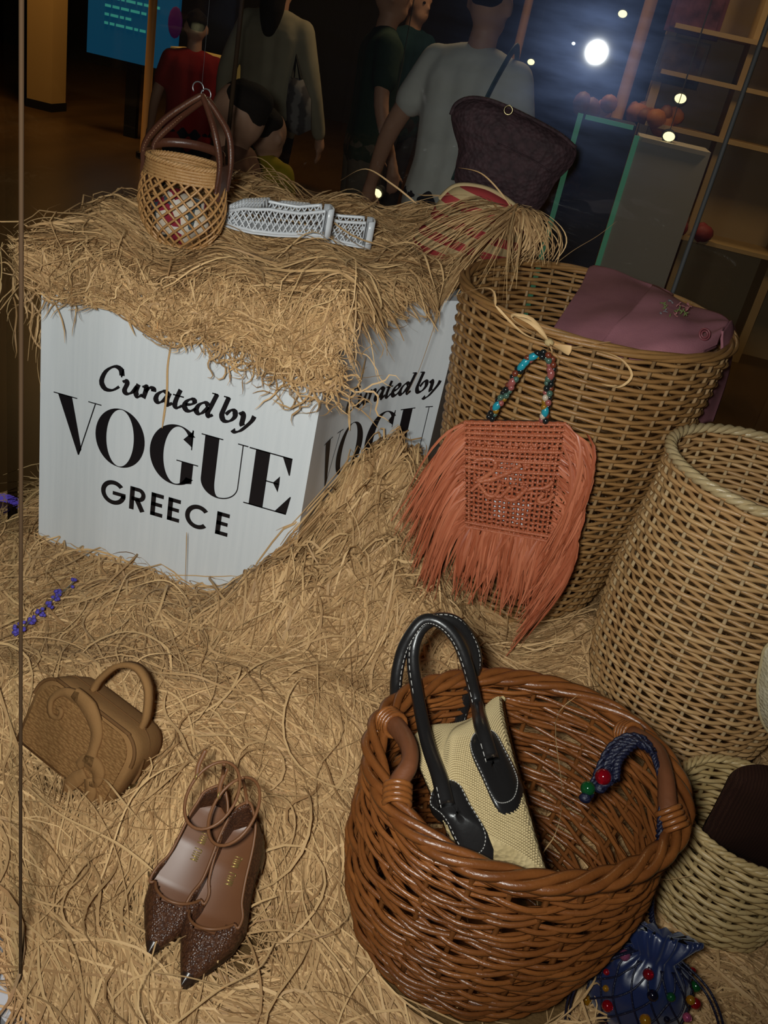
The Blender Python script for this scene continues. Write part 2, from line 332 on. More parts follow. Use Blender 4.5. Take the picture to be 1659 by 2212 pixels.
# shop shelf wall on the right
M_beige = mat('shop_beige', (.36, .25, .13), .6, .3); M_board = mat('shelf_board', (.42, .28, .13), .5, .3)
sw_ = thing('shop_shelf', tuple(at(1600, 300, 6.2)*np.array([1, 1, 0])+np.array([0, 0, FZ])), 'warm beige shop wall with lit shelves at the far right', 'shelf')
xa = at(1440, 100, 6.2)[0]; xb = xa+1.5
mobj('back_panel', *box(((xa+xb)/2, 6.3, 1.0), (xb-xa, .06, 2.9)), M_beige, sw_, smooth=False)
for py in (62, 165, 282, 505):
    b = at(1480, py, 6.1); mobj('board', *box(((xa+xb)/2, 6.1, b[2]), (xb-xa, .36, .024)), M_board, sw_, smooth=False)
for dx in (0, .46, 1.0): mobj('upright', *box((xa+dx, 6.15, 1.0), (.05, .3, 2.9)), M_board, sw_, smooth=False)
def framed(px, py, w, h, c1, c2, label):
    p = at(px, py, 6.0); o = thing('picture', tuple(p), label, 'picture')
    mobj('frame', *box(p, (w, .03, h)), mat('frame_'+label[:9], c1, .5), o, smooth=False); mobj('print', *box(p-np.array([0, .017, 0]), (w*.84, .004, h*.8)), mat('print_'+label[:9], c2, .6, .2, tuple(np.array(c2)*.3), 14), o, smooth=False)
framed(1505, 30, .30, .22, (.10, .02, .03), (.16, .06, .09), 'crimson picture leaning on the topmost shop shelf')
framed(1470, 135, .26, .24, (.05, .04, .035), (.10, .07, .06), 'dim brown picture on the middle shop shelf')
def heap(px, py, Y, n, cols, label, spread=.18):
    p = at(px, py, Y); o = thing('display_stock', tuple(p), label, 'goods'); rg = np.random.default_rng(int(px))
    for i in range(n):
        mobj('item', *ball(p+np.array([rg.uniform(-spread, spread), rg.uniform(-.08, .08), rg.uniform(-.01, .05)]), rg.uniform(.04, .07, 3), 8, 6), cols[i % len(cols)], o)
M_or = mat('orange_goods', (.38, .13, .03), .6); M_or2 = mat('rust_goods', (.20, .07, .02), .6); M_rd = mat('wine_goods', (.22, .03, .03), .6)
heap(1418, 262, 5.99, 9, [M_or, M_or2], 'heap of orange goods on the shop shelf')
heap(1462, 488, 5.93, 9, [M_rd, M_or2], 'heap of red and rust goods low in the shop')
heap(1285, 238, 5.0, 5, [M_or, M_or2], 'heap of orange goods on the dark pillar', .07)
M_lamp = mat('warm_lamp', (1, .9, .6), .4, .3, emit=(1, .85, .45), estr=1.6)
M_lampw = mat('white_lamp', (1, 1, 1), .4, .3, emit=(.8, .95, 1), estr=6)
M_can = mat('lamp_can', (.012, .012, .012), .6, .2)
for px, py, Y, r, m, lb in ((1470, 213, 5.6, .032, M_lamp, 'small warm spotlight above the orange shop goods'), (1445, 295, 5.1, .03, M_lamp, 'small warm spotlight at the top of the grey pillar'),
                            (1375, 123, 6.5, .024, M_lampw, 'small cold white glow added for the second flash reflection'), (1239, 94, 7, .012, M_lampw, 'tiny cold white lamp left of the flash reflection'),  # the larger cold one is added to stand for a second flash reflection
                            (1345, 30, 7, .03, M_lamp, 'small warm lamp above the flash reflection'), (1147, 134, 7, .025, M_lamp, 'small warm lamp above the right shoulder of the white shirt'),
                            (812, 418, 4.6, .03, M_lamp, 'small warm lamp low behind the raffia heap')):
    p = at(px, py, Y); o = thing('spotlight', tuple(p), lb, 'lamp'); mobj('bulb', *ball(p, (r, r*.6, r*.75)), m, o); mobj('can', *tube([p+np.array([0, r*.5, 0]), p+np.array([0, r*3, .0])], r*1.1, 10), M_can, o); mobj('thin_rod', *tube([p+np.array([0, r*2, 0]), np.array([p[0], p[1]+r*2, 3.4])], .002, 4), M_can, o)
# violet glowing ring on the floor at the left
c = atz(-38, 1130, FZ); a = np.linspace(0, 2*PI, 49)[:-1]
o = thing('violet_ring', tuple(c), 'violet glowing ring lying on the brown floor at the left', 'light')
rr = np.linalg.norm(atz(38, 1130, FZ)-c)
mobj('tube', *tube(np.c_[c[0]+rr*np.cos(a), c[1]+rr*1.35*np.sin(a), np.full(48, FZ+.02)], .013, 8, True), mat('violet_glow', (.1, .08, .3), .4, .3, emit=(.10, .06, .42), estr=.5), o)
for i_ in (0, 16, 32): mobj('clip', *box((c[0]+rr*math.cos(a[i_]), c[1]+rr*1.35*math.sin(a[i_]), FZ+.012), (.03, .03, .03)), M_can, o, smooth=False)

# ------------------------------------------------------------------ people beyond the glass
def remeshed(name, chains, vox, m, parent, balls=()):
    mb = MB()
    for ch in chains:
        P = smooth_path([c[0] for c in ch], max(6, 5*len(ch))); n0 = len(ch)-1
        r = np.interp(np.linspace(0, n0, len(P)), range(n0+1), [c[1] for c in ch]); fl = ch[0][2] if len(ch[0]) > 2 else 1
        mb.add(*tube(P, r, 12, flat=fl)); mb.add(*ball(P[0], r[0]*.98)); mb.add(*ball(P[-1], r[-1]*.98))
    for c, r in balls: mb.add(*ball(c, r, 14, 10))
    o = mb.build(name+'_raw', m, None); md = o.modifiers.new('r', 'REMESH'); md.mode = 'VOXEL'; md.voxel_size = vox
    sm = o.modifiers.new('s', 'SMOOTH'); sm.iterations = 4
    dg = bpy.context.evaluated_depsgraph_get(); me = bpy.data.meshes.new_from_object(o.evaluated_get(dg)); bpy.data.objects.remove(o)
    me.name = name; me.materials.clear(); me.materials.append(m); me.shade_smooth()
    return me
M_skin = mat('skin', (.42, .22, .14), .55, .35); M_hair = mat('dark_hair', (.014, .010, .008), .85, .12, bump=1.0, bscale=140)
def person(label, x, y, h, rz, shirt, trousers, sleeve='short', strap=None, arm=(0, 0), neck=0, longhair=False, bare=False):
    o = thing('person', (x, y, FZ), label, 'person'); s = h/1.75; ch = h < 1.3
    ca, sa = math.cos(rz), math.sin(rz)
    hs = 1.32 if ch else 1.0           # a child's head is larger for its height
    def T(p): return (p[0], p[1], p[2])
    hz = 1.62-(.03 if ch else 0)
    A = []
    for sx in (-1, 1):
        ax = arm[0 if sx < 0 else 1]
        sh, el, wr = (sx*.165, 0, 1.40), (sx*(.25+ax*.05), .0, 1.13), (sx*(.27+ax*.12), -.10, .89)
        hd = (sx*(.275+ax*.13), -.12, .82)
        A.append((sh, el, wr, hd, sx))
    skin = [[((0, .01, 1.36), .07), ((0, 0, 1.47), .056), ((0, -.01, 1.54), .054)]]
    for sh, el, wr, hd, sx in A:
        skin += [[(sh, .05), (el, .04), (wr, .027), (hd, .034)]]
        for q in range(4):
            b_ = np.array(hd)+np.array([0, .025-.018*q, -.02]); skin += [[(b_, .011), (b_+np.array([0, -.006, -.045+.006*abs(q-1)]), .010), (b_+np.array([-sx*.012, -.012, -.085+.01*abs(q-1)]), .008)]]
        b_ = np.array(hd)+np.array([-sx*.02, -.03, .0]); skin += [[(b_, .012), (b_+np.array([-sx*.012, -.03, -.03]), .010), (b_+np.array([-sx*.014, -.04, -.055]), .008)]]
    skin += [[((sx*.09, 0, .5), .055), ((sx*.09, .01, .3), .05), ((sx*.09, .02, .08), .035), ((sx*.09, -.05, .03), .034), ((sx*.09, -.14, .022), .028)] for sx in (-1, 1)]
    hb = [((0, -.005, hz+.015), (.078*hs, .095*hs, .105*hs)), ((0, -.04, hz-.055*hs), (.056*hs, .06*hs, .06*hs)), ((0, -.098*hs, hz-.015), (.013, .02, .022)), ((0, -.09*hs, hz-.062*hs), (.024, .012, .008)),
          ((-.08*hs, .005, hz), (.012, .022, .034)), ((.08*hs, .005, hz), (.012, .022, .034)), ((0, -.088*hs, hz+.03), (.05, .014, .010))]
    R = np.array([[ca, -sa, 0], [sa, ca, 0], [0, 0, 1]])
    def put(me, name):
        n = len(me.vertices); v = np.empty(n*3); me.vertices.foreach_get('co', v); v = v.reshape(-1, 3)*s@R.T; me.vertices.foreach_set('co', v.ravel()); me.update(); return link(bpy.data.objects.new(name, me), o)
    vx = .0125
    put(remeshed('body', skin, vx, M_skin, None, hb), 'body')
    for sx in (-1, 1): e = mobj('eye_raw', *ball((sx*.032*hs, -.088*hs, hz+.012), (.012, .008, .008)), M_hair); put(e.data, 'eye'); bpy.data.objects.remove(e)
    hh = [((0, .024*hs, hz+.064*hs), (.081*hs, .088*hs, .060*hs)), ((0, .050*hs, hz+.03*hs), (.064*hs, .046*hs, .060*hs))]
    hc = [[((0, .07, hz), .07), ((0, .09, hz-.14), .07), ((0, .09, hz-.24), .045)]] if longhair else [[((0, -.045*hs, hz+.09*hs), .022), ((0, 0, hz+.1*hs), .04)]]
    put(remeshed('hair', hc, .012, M_hair, None, hh), 'hair')
    sc = [[((0, .0, 1.41), .085), ((0, .0, 1.44), .065)], [((-.15, 0, 1.39), .07), ((0, .0, 1.42), .08), ((.15, 0, 1.39), .07)]]
    tor = [[((dx, 0, 1.36), .11), ((dx*.95, .0, 1.2), .105), ((dx*.9, 0, 1.05), .10), ((dx, 0, .93), .108), ((dx, 0, .86), .11)] for dx in (-.085, 0, .085)]
    for sh, el, wr, hd, sx in A:
        if sleeve == 'long': sc.append([(sh, .068), (el, .055), (wr, .042)])
        else: m_ = np.array(sh)*.42+np.array(el)*.58; sc.append([(sh, .07), (tuple(m_), .066)])
    put(remeshed('shirt', sc+tor, .014, shirt, None), 'shirt')
    tr = [[((sx*.085, 0, .92), .112), ((sx*.09, 0, .72), .092), ((sx*.092, .005, .48), .072), ((sx*.092, .015, .14), .062)] for sx in (-1, 1)]+[[((-.07, 0, .9), .11), ((.07, 0, .9), .11)]]
    put(remeshed('trousers', tr, .016, trousers, None), 'trousers')
    sh_ = [[((sx*.092, .03, .045), .045), ((sx*.092, -.06, .035), .042), ((sx*.092, -.16, .028), .033)] for sx in (-1, 1)]
    for c_ in sh_: put(remeshed('shoe', [c_], .014, M_can, None), 'shoe')
    if strap is not None:
        sx = strap; P = smooth_path([(sx*.10, -.125, 1.05), (sx*.12, -.125, 1.3), (sx*.135, -.02, 1.5), (sx*.135, .10, 1.42), (sx*.10, .135, 1.25), (sx*.06, .14, 1.02)], 30)
        w = tube(P, .02, 8, flat=.3); b_ = MB().add(*w).build('strap_raw', mat('green_strap', (.015, .05, .04), .6)); put(b_.data, 'strap'); bpy.data.objects.remove(b_)
    return o
cl = lambda n, c: mat('cloth_'+n, c, .85, .2, tuple(np.array(c)*.85), 12, .4, 30)
p = at(1038, 250, 3.7); person('person seen from behind in a white t-shirt with a dark shoulder strap', p[0]-.06, 3.75, 1.72, PI-.25, cl('white', (.62, .60, .55)), cl('black', (.02, .02, .025)), strap=-1, arm=(.2, 1.1))
p = at(592, 100, 5.2); person('person in a cream long sleeved top carrying a striped bag', p[0], 5.2, 1.66, PI-.1, cl('cream', (.33, .28, .19)), cl('black', (.02, .02, .025)), 'long', arm=(.3, .5), longhair=True)
q_ = at(645, 225, 5.0); sb = thing('striped_bag', tuple(q_), 'grey striped bag hanging from the arm of the person in cream', 'bag')
out = [at(x, y, 5.0) for x, y in ((625, 165), (655, 172), (672, 215), (672, 280), (645, 293), (620, 282), (618, 220))]
mobj('pouch', *pillow(out, (0, 1, 0), .10), mat('grey_stripes', (.20, .18, .17), .8, .2, (.07, .06, .06), 14, kind='wave', stretch=(.3, .3, 2)), sb)
mobj('strap', *tube([at(632, 170, 5.0), at(640, 120, 5.05), at(650, 172, 5.0)], .01, 6), M_can, sb)
p = at(412, 200, 5.3); person('person in a red t-shirt with dark hair seen from behind', p[0], 5.3, 1.32, PI+.5, cl('red', (.27, .012, .012)), cl('navy', (.01, .012, .02)))
p = at(512, 300, 2.9); person('child with short dark hair in a pinkish top turned to the left', p[0], 2.9, 1.235, -PI/2+.1, cl('rose', (.24, .11, .07)), cl('navy', (.01, .012, .02)), arm=(-.6, -.6))
p = at(592, 270, 3.6); person('child in a yellow t-shirt standing behind the pinkish top', p[0]-.02, 3.6, 1.10, PI-.4, cl('yellow', (.36, .25, .01)), cl('navy', (.01, .012, .02)))
p = at(800, 200, 4.9); person('person in a dark green t-shirt and grey trousers walking', p[0], 5.0, 1.70, PI/2+.4, cl('green', (.016, .035, .02)), cl('greyish', (.11, .09, .065)))
p = at(880, 120, 6.4); person('person in dark teal clothes left of the white t-shirt', p[0], 6.4, 1.72, PI/3, cl('teal', (.008, .03, .035)), cl('black', (.02, .02, .025)))
# ------------------------------------------------------------------ raffia ground shape
def bump(x, y, cx, cy, sx, sy, h, rot=0):
    dx, dy = x-cx, y-cy; c, s = math.cos(rot), math.sin(rot); u, v = c*dx+s*dy, -s*dx+c*dy
    return h*np.exp(-.5*((u/sx)**2+(v/sy)**2))
def H(x, y):
    x = np.asarray(x, float); y = np.asarray(y, float)
    z = .026+.006*np.sin(x*23+y*11)+.006*np.sin(y*29-x*9)
    z = z+bump(x, y, -.20, 1.57, .115, .14, .27)+bump(x, y, -.13, 1.34, .14, .07, .06, .1)+bump(x, y, -.62, 1.24, .12, .06, .022)-bump(x, y, -.43, 1.31, .07, .05, .026)+bump(x, y, -.335, 1.27, .045, .055, .05)
    z = z+bump(x, y, -.25, 1.10, .14, .09, .045)+bump(x, y, -.52, 1.0, .10, .08, .05)+bump(x, y, -.27, .93, .05, .07, .035)+bump(x, y, .0, 1.16, .10, .10, .03)
    z = z+bump(x, y, .26, 1.45, .05, .14, .09)+bump(x, y, -.36, 1.30, .08, .04, .045)
    z = z+np.clip(z-.05, 0, .2)*.12*(np.sin(x*61+1)*np.sin(y*53)+.7*np.sin(x*97-y*83))
    return z
HT = lambda x, y: PZ+.055+.02*np.sin(np.asarray(x)*9+1)*np.sin(np.asarray(y)*8)+.012*np.sin(np.asarray(x)*31+np.asarray(y)*17)+.008*np.clip((np.asarray(y)-1.62)/.5, 0, 1)*np.clip((-.22-np.asarray(x))/.15, 0, 1)

# ------------------------------------------------------------------ wicker baskets
def wicker(o, c, prof, ell, nst, nrow, wr, wob, mats, stake_m, seed, period=2.0, drift=PI, rot=0, zj=.0, rz=None, flatw=.8, stw=None, rimr=.006, rimn=3, rim_m=None, rimtwist=14, rimw=1.1):
    rg = np.random.default_rng(seed); pz = np.array([p[0] for p in prof]); pr = np.array([p[1] for p in prof])
    zs = np.linspace(pz[0]+wr, pz[-1]-wr, nrow); prof_r = lambda z: np.interp(z, pz, pr)
    # smooth the profile
    zz = np.linspace(pz[0], pz[-1], 60); rs = prof_r(zz); ker = np.ones(9)/9; rs = np.convolve(np.pad(rs, 4, 'edge'), ker, 'valid'); R = lambda z: np.interp(z, zz, rs)
    E_ = lambda ph: 1+ell[0]*np.cos(2*ph)+ell[1]*np.sin(2*ph)
    Z = (lambda z, ph: z) if rz is None else rz
    n = int(nst*(4 if period > 1.6 else 5)); ph = np.arange(n)*2*PI/n
    for k in range(nrow):
        m = nst/period; w = wob*np.sin(m*ph+k*drift+.3*rg.normal()); r = (R(zs[k])+w+rg.normal()*.0006)*E_(ph+rot)
        z = Z(zs[k]+zj*np.sin(ph*rg.integers(2, 5)+rg.uniform(0, 6))+rg.normal()*zj*.3, ph)
        P = np.c_[c[0]+r*np.cos(ph), c[1]+r*np.sin(ph), c[2]+z]
        mb = MB().add(*tube(P, wr*rg.uniform(.85, 1.12), 5, True, flat=1)); mb.build('weaver', mats[rg.integers(len(mats))], o)
    for i in range(nst):
        a = (i+.5)*2*PI/nst; z = np.linspace(pz[0], pz[-1], 14); r = R(z)*E_(a+rot)
        P = np.c_[c[0]+r*np.cos(a), c[1]+r*np.sin(a), c[2]+Z(z, a)]
        mobj('stake', *tube(P, stw or wr*1.0, 5), stake_m, o)
    a = np.arange(nst*6)*2*PI/(nst*6)
    for j in range(rimn):
        tw = rimtwist*a+j*2*PI/rimn; r = (R(pz[-1])+rimr*rimw*np.cos(tw))*E_(a+rot)
        P = np.c_[c[0]+r*np.cos(a), c[1]+r*np.sin(a), c[2]+Z(pz[-1], a)+rimr*.8*np.sin(tw)]
        mobj('rim_rod', *tube(P, rimr, 6, True), rim_m or mats[0], o)
    a = np.arange(40)*2*PI/40; r = (R(pz[0])-.003)*E_(a+rot)
    mobj('base', *prism([(c[0]+x*np.cos(t), c[1]+x*np.sin(t)) for x, t in zip(r, a)], c[2]+pz[0]-.002, c[2]+pz[0]+.006), stake_m, o, smooth=False)
    return R
def wm(n, a, b, r=.42): return mat('wicker_'+n, a, r, .45, b, 25, .25, 260, stretch=(1, 1, 3))
T_M = [wm('tall1', (.38, .19, .065), (.28, .14, .045)), wm('tall2', (.46, .245, .09), (.33, .17, .058)), wm('tall3', (.31, .155, .052), (.41, .215, .078))]
V_M = [wm('vase1', (.54, .31, .13), (.42, .235, .092)), wm('vase2', (.62, .38, .17), (.49, .285, .115)), wm('vase3', (.46, .25, .098), (.55, .32, .135))]
S_M = [wm('small1', (.52, .36, .16), (.42, .28, .11)), wm('small2', (.60, .43, .20), (.46, .32, .14))]
B_M = [wm('brown1', (.20, .066, .016), (.13, .040, .010), .3), wm('brown2', (.25, .085, .021), (.16, .05, .012), .3), wm('brown3', (.155, .050, .013), (.21, .07, .018), .3)]
Tc = (.100, 1.69, .0)
tb = thing('wicker_basket', Tc, 'tall tapering brown wicker basket holding the mauve garment', 'basket')
wicker(tb, Tc, [(.01, .14), (.1, .182), (.3, .222), (.5, .245), (.66, .262)], (-.05, .02), 34, 68, .0037, .0048, T_M, wm('stake_t', (.40, .25, .12), (.30, .18, .08)), 1, rimr=.0046, rimn=4, rimtwist=5, rimw=1.5)
Vc = (.428, 1.39, .0)
vb = thing('wicker_vase', Vc, 'bulging honey coloured wicker basket with a pale braided rim', 'basket')
wicker(vb, Vc, [(.01, .118), (.07, .152), (.15, .175), (.3, .183), (.42, .172), (.50, .166), (.54, .172)], (0, 0), 30, 64, .0036, .0050, V_M, wm('stake_v', (.55, .40, .22), (.45, .31, .16)), 2, rimr=.0050, rim_m=wm('pale', (.55, .42, .23), (.46, .33, .16), .3), rimtwist=18)
Sc = (.458, 1.0, .0)
sb_ = thing('wicker_bowl', Sc, 'small pale wicker basket holding the dark brown felt hat', 'basket')
wicker(sb_, Sc, [(.01, .082), (.06, .094), (.13, .10), (.205, .101)], (0, 0), 18, 26, .0038, .0034, S_M, wm('stake_s', (.40, .28, .13), (.34, .24, .1)), 3, rimr=.0032, rimw=1.4, rim_m=S_M[1], rimtwist=16)
Bc = (.131, .815, .0)
bb = thing('willow_basket', Bc, 'round chestnut brown willow basket with two wooden handles', 'basket')
Br = wicker(bb, Bc, [(.012, .10), (.045, .128), (.10, .155), (.18, .170), (.33, .170)], (.04, .07), 26, 56, .0034, .0056, B_M, wm('stake_b', (.19, .065, .016), (.13, .045, .012), .3), 4, period=3.0, drift=2*PI/3, zj=.0055, rimr=.0056, rimn=4, rimtwist=7, rimw=1.7)
mobj('floor_lining', *prism([(Bc[0]+.098*math.cos(t), Bc[1]+.098*math.sin(t)) for t in np.arange(30)*2*PI/30], .022, .028), B_M[2], bb, smooth=False)
M_wood = mat('handle_wood', (.16, .055, .022), .45, .4, (.10, .035, .014), 18, .4, 60, stretch=(1, 1, 4))
def handle(path, wraps):
    P = smooth_path(path, 28); h = mobj('handle', *tube(P, .0105*(1+.08*np.sin(np.linspace(0, 9, len(P)))), 10), M_wood, bb)
    for i, d in wraps:
        q = P[i]; t_ = P[min(i+1, len(P)-1)]-P[max(i-1, 0)]; t_ /= np.linalg.norm(t_)
        for k in range(4): 
            cpt = q+t_*(k-1.5)*.0062; n1 = np.cross(t_, d); n1 /= np.linalg.norm(n1); n2 = np.cross(t_, n1); a = np.arange(14)*2*PI/14
            mobj('wrap', *tube(cpt+.0135*(np.cos(a)[:, None]*n1+np.sin(a)[:, None]*n2), .0032, 6, True), B_M[1], h)
zr = .335
handle([atz(830, 1548, zr), atz(858, 1572, zr+.012), atz(882, 1610, zr+.022), atz(884, 1650, zr+.022), atz(862, 1690, zr+.012), atz(858, 1722, zr+.006)], [(3, (0, 0, 1)), (24, (0, 0, 1))])
handle([atz(1352, 1583, zr), atz(1375, 1592, zr+.012), atz(1420, 1625, zr+.022), atz(1438, 1680, zr+.022), atz(1443, 1745, zr+.012), atz(1452, 1772, zr+.006)], [(2, (0, 0, 1)), (24, (0, 0, 1))])

# ------------------------------------------------------------------ crochet tote in the willow basket
M_cro = mat('cream_crochet', (.47, .36, .185), .85, .2, (.40, .30, .145), 40, 1.0, 190, kind='voronoi')
M_lea = mat('black_leather', (.012, .011, .011), .32, .5, bump=.15, bscale=120)
M_st = mat('stitch', (.45, .43, .40), .6)
TA, TB, TC, TD = at(885, 1618, .875), at(1088, 1508, .955), at(1194, 1915, .70), at(965, 1800, .70)
tote = thing('crochet_tote', tuple((TC+TD)/2*np.array([1, 1, 0])+np.array([0, 0, .03])), 'cream crochet tote with black leather handles lying in the willow basket', 'bag')
nT = np.cross(TB-TA, TD-TA); nT /= np.linalg.norm(nT); nT = nT if nT[2] > 0 else -nT
nu, nv = 44, 52; V = []; F = []
gu, gv = np.linspace(0, 1, nu), np.linspace(0, 1, nv)
def tote_pt(u, v, s=1):
    p = (TA*(1-u)+TB*u)*(1-v)+(TD*(1-u)+TC*u)*v
    e = (1-abs(2*u-1)**3)*(1-.2*v); h = .032*e**.5*(.35+.65*min(1, v*2))
    f = .009*math.sin(7*u+3*v)*math.sin(5*v+1.2)-.02*math.exp(-((u-.45+.3*v)/.10)**2)*math.exp(-((v-.5)/.3)**2) if s > 0 else 0
    sag = -.014*math.sin(PI*u)*(1-v)**3
    return p+nT*(s*h+f*e+(.035*math.sin(PI*v)))+(TD-TA)/np.linalg.norm(TD-TA)*(-sag)
# each stitch row is a little proud: columns of small knots
for s in (1, -1):
    off = len(V)
    for u in gu:
        for v in gv: V.append(tote_pt(u, v, s))
    F += [tuple(off+i for i in (q if s > 0 else q[::-1])) for q in grid_faces(nu, nv)]
edge = lambda i, j: i*nv+j
for j in range(nv-1):
    for i in (0, nu-1): F.append((edge(i, j), edge(i, j+1), nu*nv+edge(i, j+1), nu*nv+edge(i, j)))
for i in range(nu-1): F.append((edge(i, nv-1), edge(i+1, nv-1), nu*nv+edge(i+1, nv-1), nu*nv+edge(i, nv-1)))
mobj('crochet_body', V, F, M_cro, tote)
mb = MB()
for j, v in enumerate(np.linspace(.012, .99, 74)):
    for i, u in enumerate(np.linspace(.03, .955, 50)):
        uu = u+(.5 if j % 2 else 0)/52*.9
        if uu < .962: p0 = tote_pt(uu, v)+nT*.0006; mb.add(*ball(p0, (.0019, .0014, .0011), 5, 3, axis=(nT+np.array([.4, 0, .2]))))
tag(mb.build('stitch_knots', mat('cream_knots', (.52, .405, .215), .8, .2), tote), kind='stuff')
mobj('top_hem', *tube([tote_pt(u, 0, 0)+nT*.0 for u in np.linspace(0, 1, 30)], .004, 6), M_cro, tote)
def patch(px):
    px = smooth_path([(x, y, 0) for x, y in px], 36, True)[:, :2]; c = px.mean(0); n = len(px); V = []; ks = (1, 1, .9, .72, .5, .25, .04)
    for i, k in enumerate(ks): V += [onto(*(c+(p-c)*k), lift=(-.006, .004, .009, .0105, .011, .011, .011)[i]) for p in px]
    V = np.array(V)
    o = mobj('handle_patch', V, grid_faces(len(ks), n, False, True)+[tuple((len(ks)-1)*n+i for i in range(n))], M_lea, tote)
    q = smooth_path([onto(*(c+(p-c)*.9), lift=.0098) for p in px], 72, True)
    mb = MB()
    for i in range(0, len(q)-1, 1):
        mb.add(*tube([q[i]*.8+q[(i+1) % len(q)]*.2, q[i]*.2+q[(i+1) % len(q)]*.8], .0006, 4))
    tag(mb.build('stitching', M_st, o), kind='stuff')
TS = np.array([tote_pt(u, v) for u in np.linspace(0, 1, 60) for v in np.linspace(0, 1, 60)])
def onto(x, y, lift=.004):   # where the sight line meets the swelling front of the tote
    d = ray(x, y); t_ = ((TA-CAM)@nT)/(d@nT); p = CAM+d*t_
    r_ = TS-CAM; k = np.linalg.norm(np.cross(r_, d), axis=1)/np.linalg.norm(d); i = np.argsort(k)[:7]; w = 1/(k[i]**2+1e-6); z = ((r_[i]@FW)*w).sum()/w.sum()
    return CAM+d/(d@FW)*z+nT*lift
cap = lambda pts: smooth_path([onto(*p) for p in pts], 36, True)
patch(([(938, 1712), (955, 1698), (975, 1692), (1000, 1705), (1020, 1745), (1045, 1785), (1062, 1825), (1055, 1860), (1030, 1872), (1000, 1850), (975, 1800), (955, 1772), (930, 1750)]))
patch(([(1018, 1610), (1030, 1590), (1052, 1583), (1075, 1590), (1095, 1625), (1120, 1675), (1130, 1710), (1120, 1748), (1092, 1760), (1070, 1745), (1045, 1690), (1022, 1640)]))
def th(path):
    P = smooth_path(path, 60); n = len(P); tt = np.linspace(0, 1, n); r = .0078*(1+.25*np.exp(-(tt/.12)**2))
    h = mobj('handle', *tube(P, r, 10), M_lea, tote); T, N, B = frames(P)
    mb = MB()
    vdir = np.array([(CAM-p)/np.linalg.norm(CAM-p) for p in P]); sd = np.cross(T, vdir); sd /= np.linalg.norm(sd, axis=1)[:, None]
    q = P+(vdir*.8-sd*.6)*r[:, None]*1.02
    for i in range(0, n-1): mb.add(*tube([q[i]*.85+q[i+1]*.15, q[i]*.2+q[i+1]*.8], .0006, 4))
    tag(mb.build('stitching', M_st, h), kind='stuff')
hb = lambda x, y, t_: atz(x, y, t_)
th([onto(972, 1760, .010), onto(958, 1700, .012), onto(932, 1625, .014), at(902, 1500, .862), at(892, 1420, .90), at(905, 1365, .92), at(940, 1338, .93), at(985, 1343, .94), at(1018, 1385, .945), at(1029, 1430, .945), at(1018, 1475, .945), at(1000, 1535, .945), at(990, 1575, .94)])
th([onto(1068, 1660, .010), onto(1048, 1590, .014), at(1030, 1520, .90), at(1010, 1440, .91), at(985, 1380, .92), at(950, 1345, .925), at(915, 1340, .925), at(888, 1370, .915), at(868, 1410, .905), at(856, 1470, .89), at(857, 1530, .885), at(870, 1580, .882)])

# ------------------------------------------------------------------ orange fringed crochet bag hung on the tall basket
OY = 1.372
M_or_r = [mat('orange_raffia', (.46, .125, .055), .42, .5, (.38, .095, .04), 50, .5, 300), mat('orange_raffia_b', (.52, .16, .075), .38, .5, (.42, .11, .05), 50, .5, 300)]
ob = thing('fringed_bag', tuple(at(1100, 1160, OY)), 'coral orange crochet bag with long fringes and a beaded handle', 'bag')
o0 = at(1004, 912, OY); o1 = at(1222, 916, OY); ux = (o1-o0); Wd = np.linalg.norm(ux); ux /= Wd; uy = np.array([ux[2], 0, -ux[0]]); 
uy = (at(1188, 1168, OY)-o1); Hd = np.linalg.norm(uy); uy /= Hd
lo = at(1004, 1135, OY)-o0; uyl = lo
def bag_pt(u, v, d=0):
    p = (o0*(1-u)+o1*u)*(1-v)+((o0+uyl)*(1-u)+(o1+uy*Hd)*u)*v
    return p+np.array([0, -d-.006*math.sin(PI*u)*math.sin(PI*v), 0])
mbf = MB(); NX, NY = 19, 22; rg = np.random.default_rng(5)
for i in range(NX+1):
    P = [bag_pt(i/NX, v, .002*math.sin(v*60+i)) for v in np.linspace(0, 1, 44)]
    mbf.add(*tube(P, .0022+.0006*rg.random(), 5))
for j in range(NY+1):
    solid = j in (0, 1, 2, 3, 21, 22) or j in (5, 7, 9)
    P = [bag_pt(u, j/NY, .0025*math.sin(u*66+j)) for u in np.linspace(0, 1, 40)]
    mbf.add(*tube(P, (.0036 if solid else .0026)+.0004*rg.random(), 5))
tag(mbf.build('crochet_front', M_or_r[0], ob), kind='stuff')
mb = MB()
for j in list(range(0, 4))+[5, 7, 9, 21, 22]:
    for i in range(58):
        mb.add(*ball(bag_pt((i+.5*(j % 2))/58.5, j/NY, .0045), (.0026, .0020, .0026), 5, 4))
for u in (0, .05, .95, 1):
    for v in np.linspace(0, 1, 46): mb.add(*ball(bag_pt(u, v, .004), (.0026, .002, .0026), 5, 4))
for v in np.linspace(.1, .55, 14):
    for u in np.linspace(.06, .94, 34):
        if rg.random() < (.62 if v < .34 else .15): mb.add(*ball(bag_pt(u, v, .0025), (.0030, .0016, .0026), 5, 4))
tag(mb.build('stitch_knots', M_or_r[1], ob), kind='stuff')
bp = [bag_pt(u, v)+np.array([0, .022, 0]) for u, v in ((.03, .02), (.97, .02), (.97, .97), (.03, .97))]
bp2 = [p+np.array([0, .004, 0]) for p in bp]
mobj('crochet_back', np.array(bp+bp2), [(0, 1, 2, 3), (4, 7, 6, 5), (0, 4, 5, 1), (1, 5, 6, 2), (2, 6, 7, 3), (3, 7, 4, 0)], mat('dark_lining', (.05, .022, .012), .8), ob, smooth=False)
mb = MB(); 
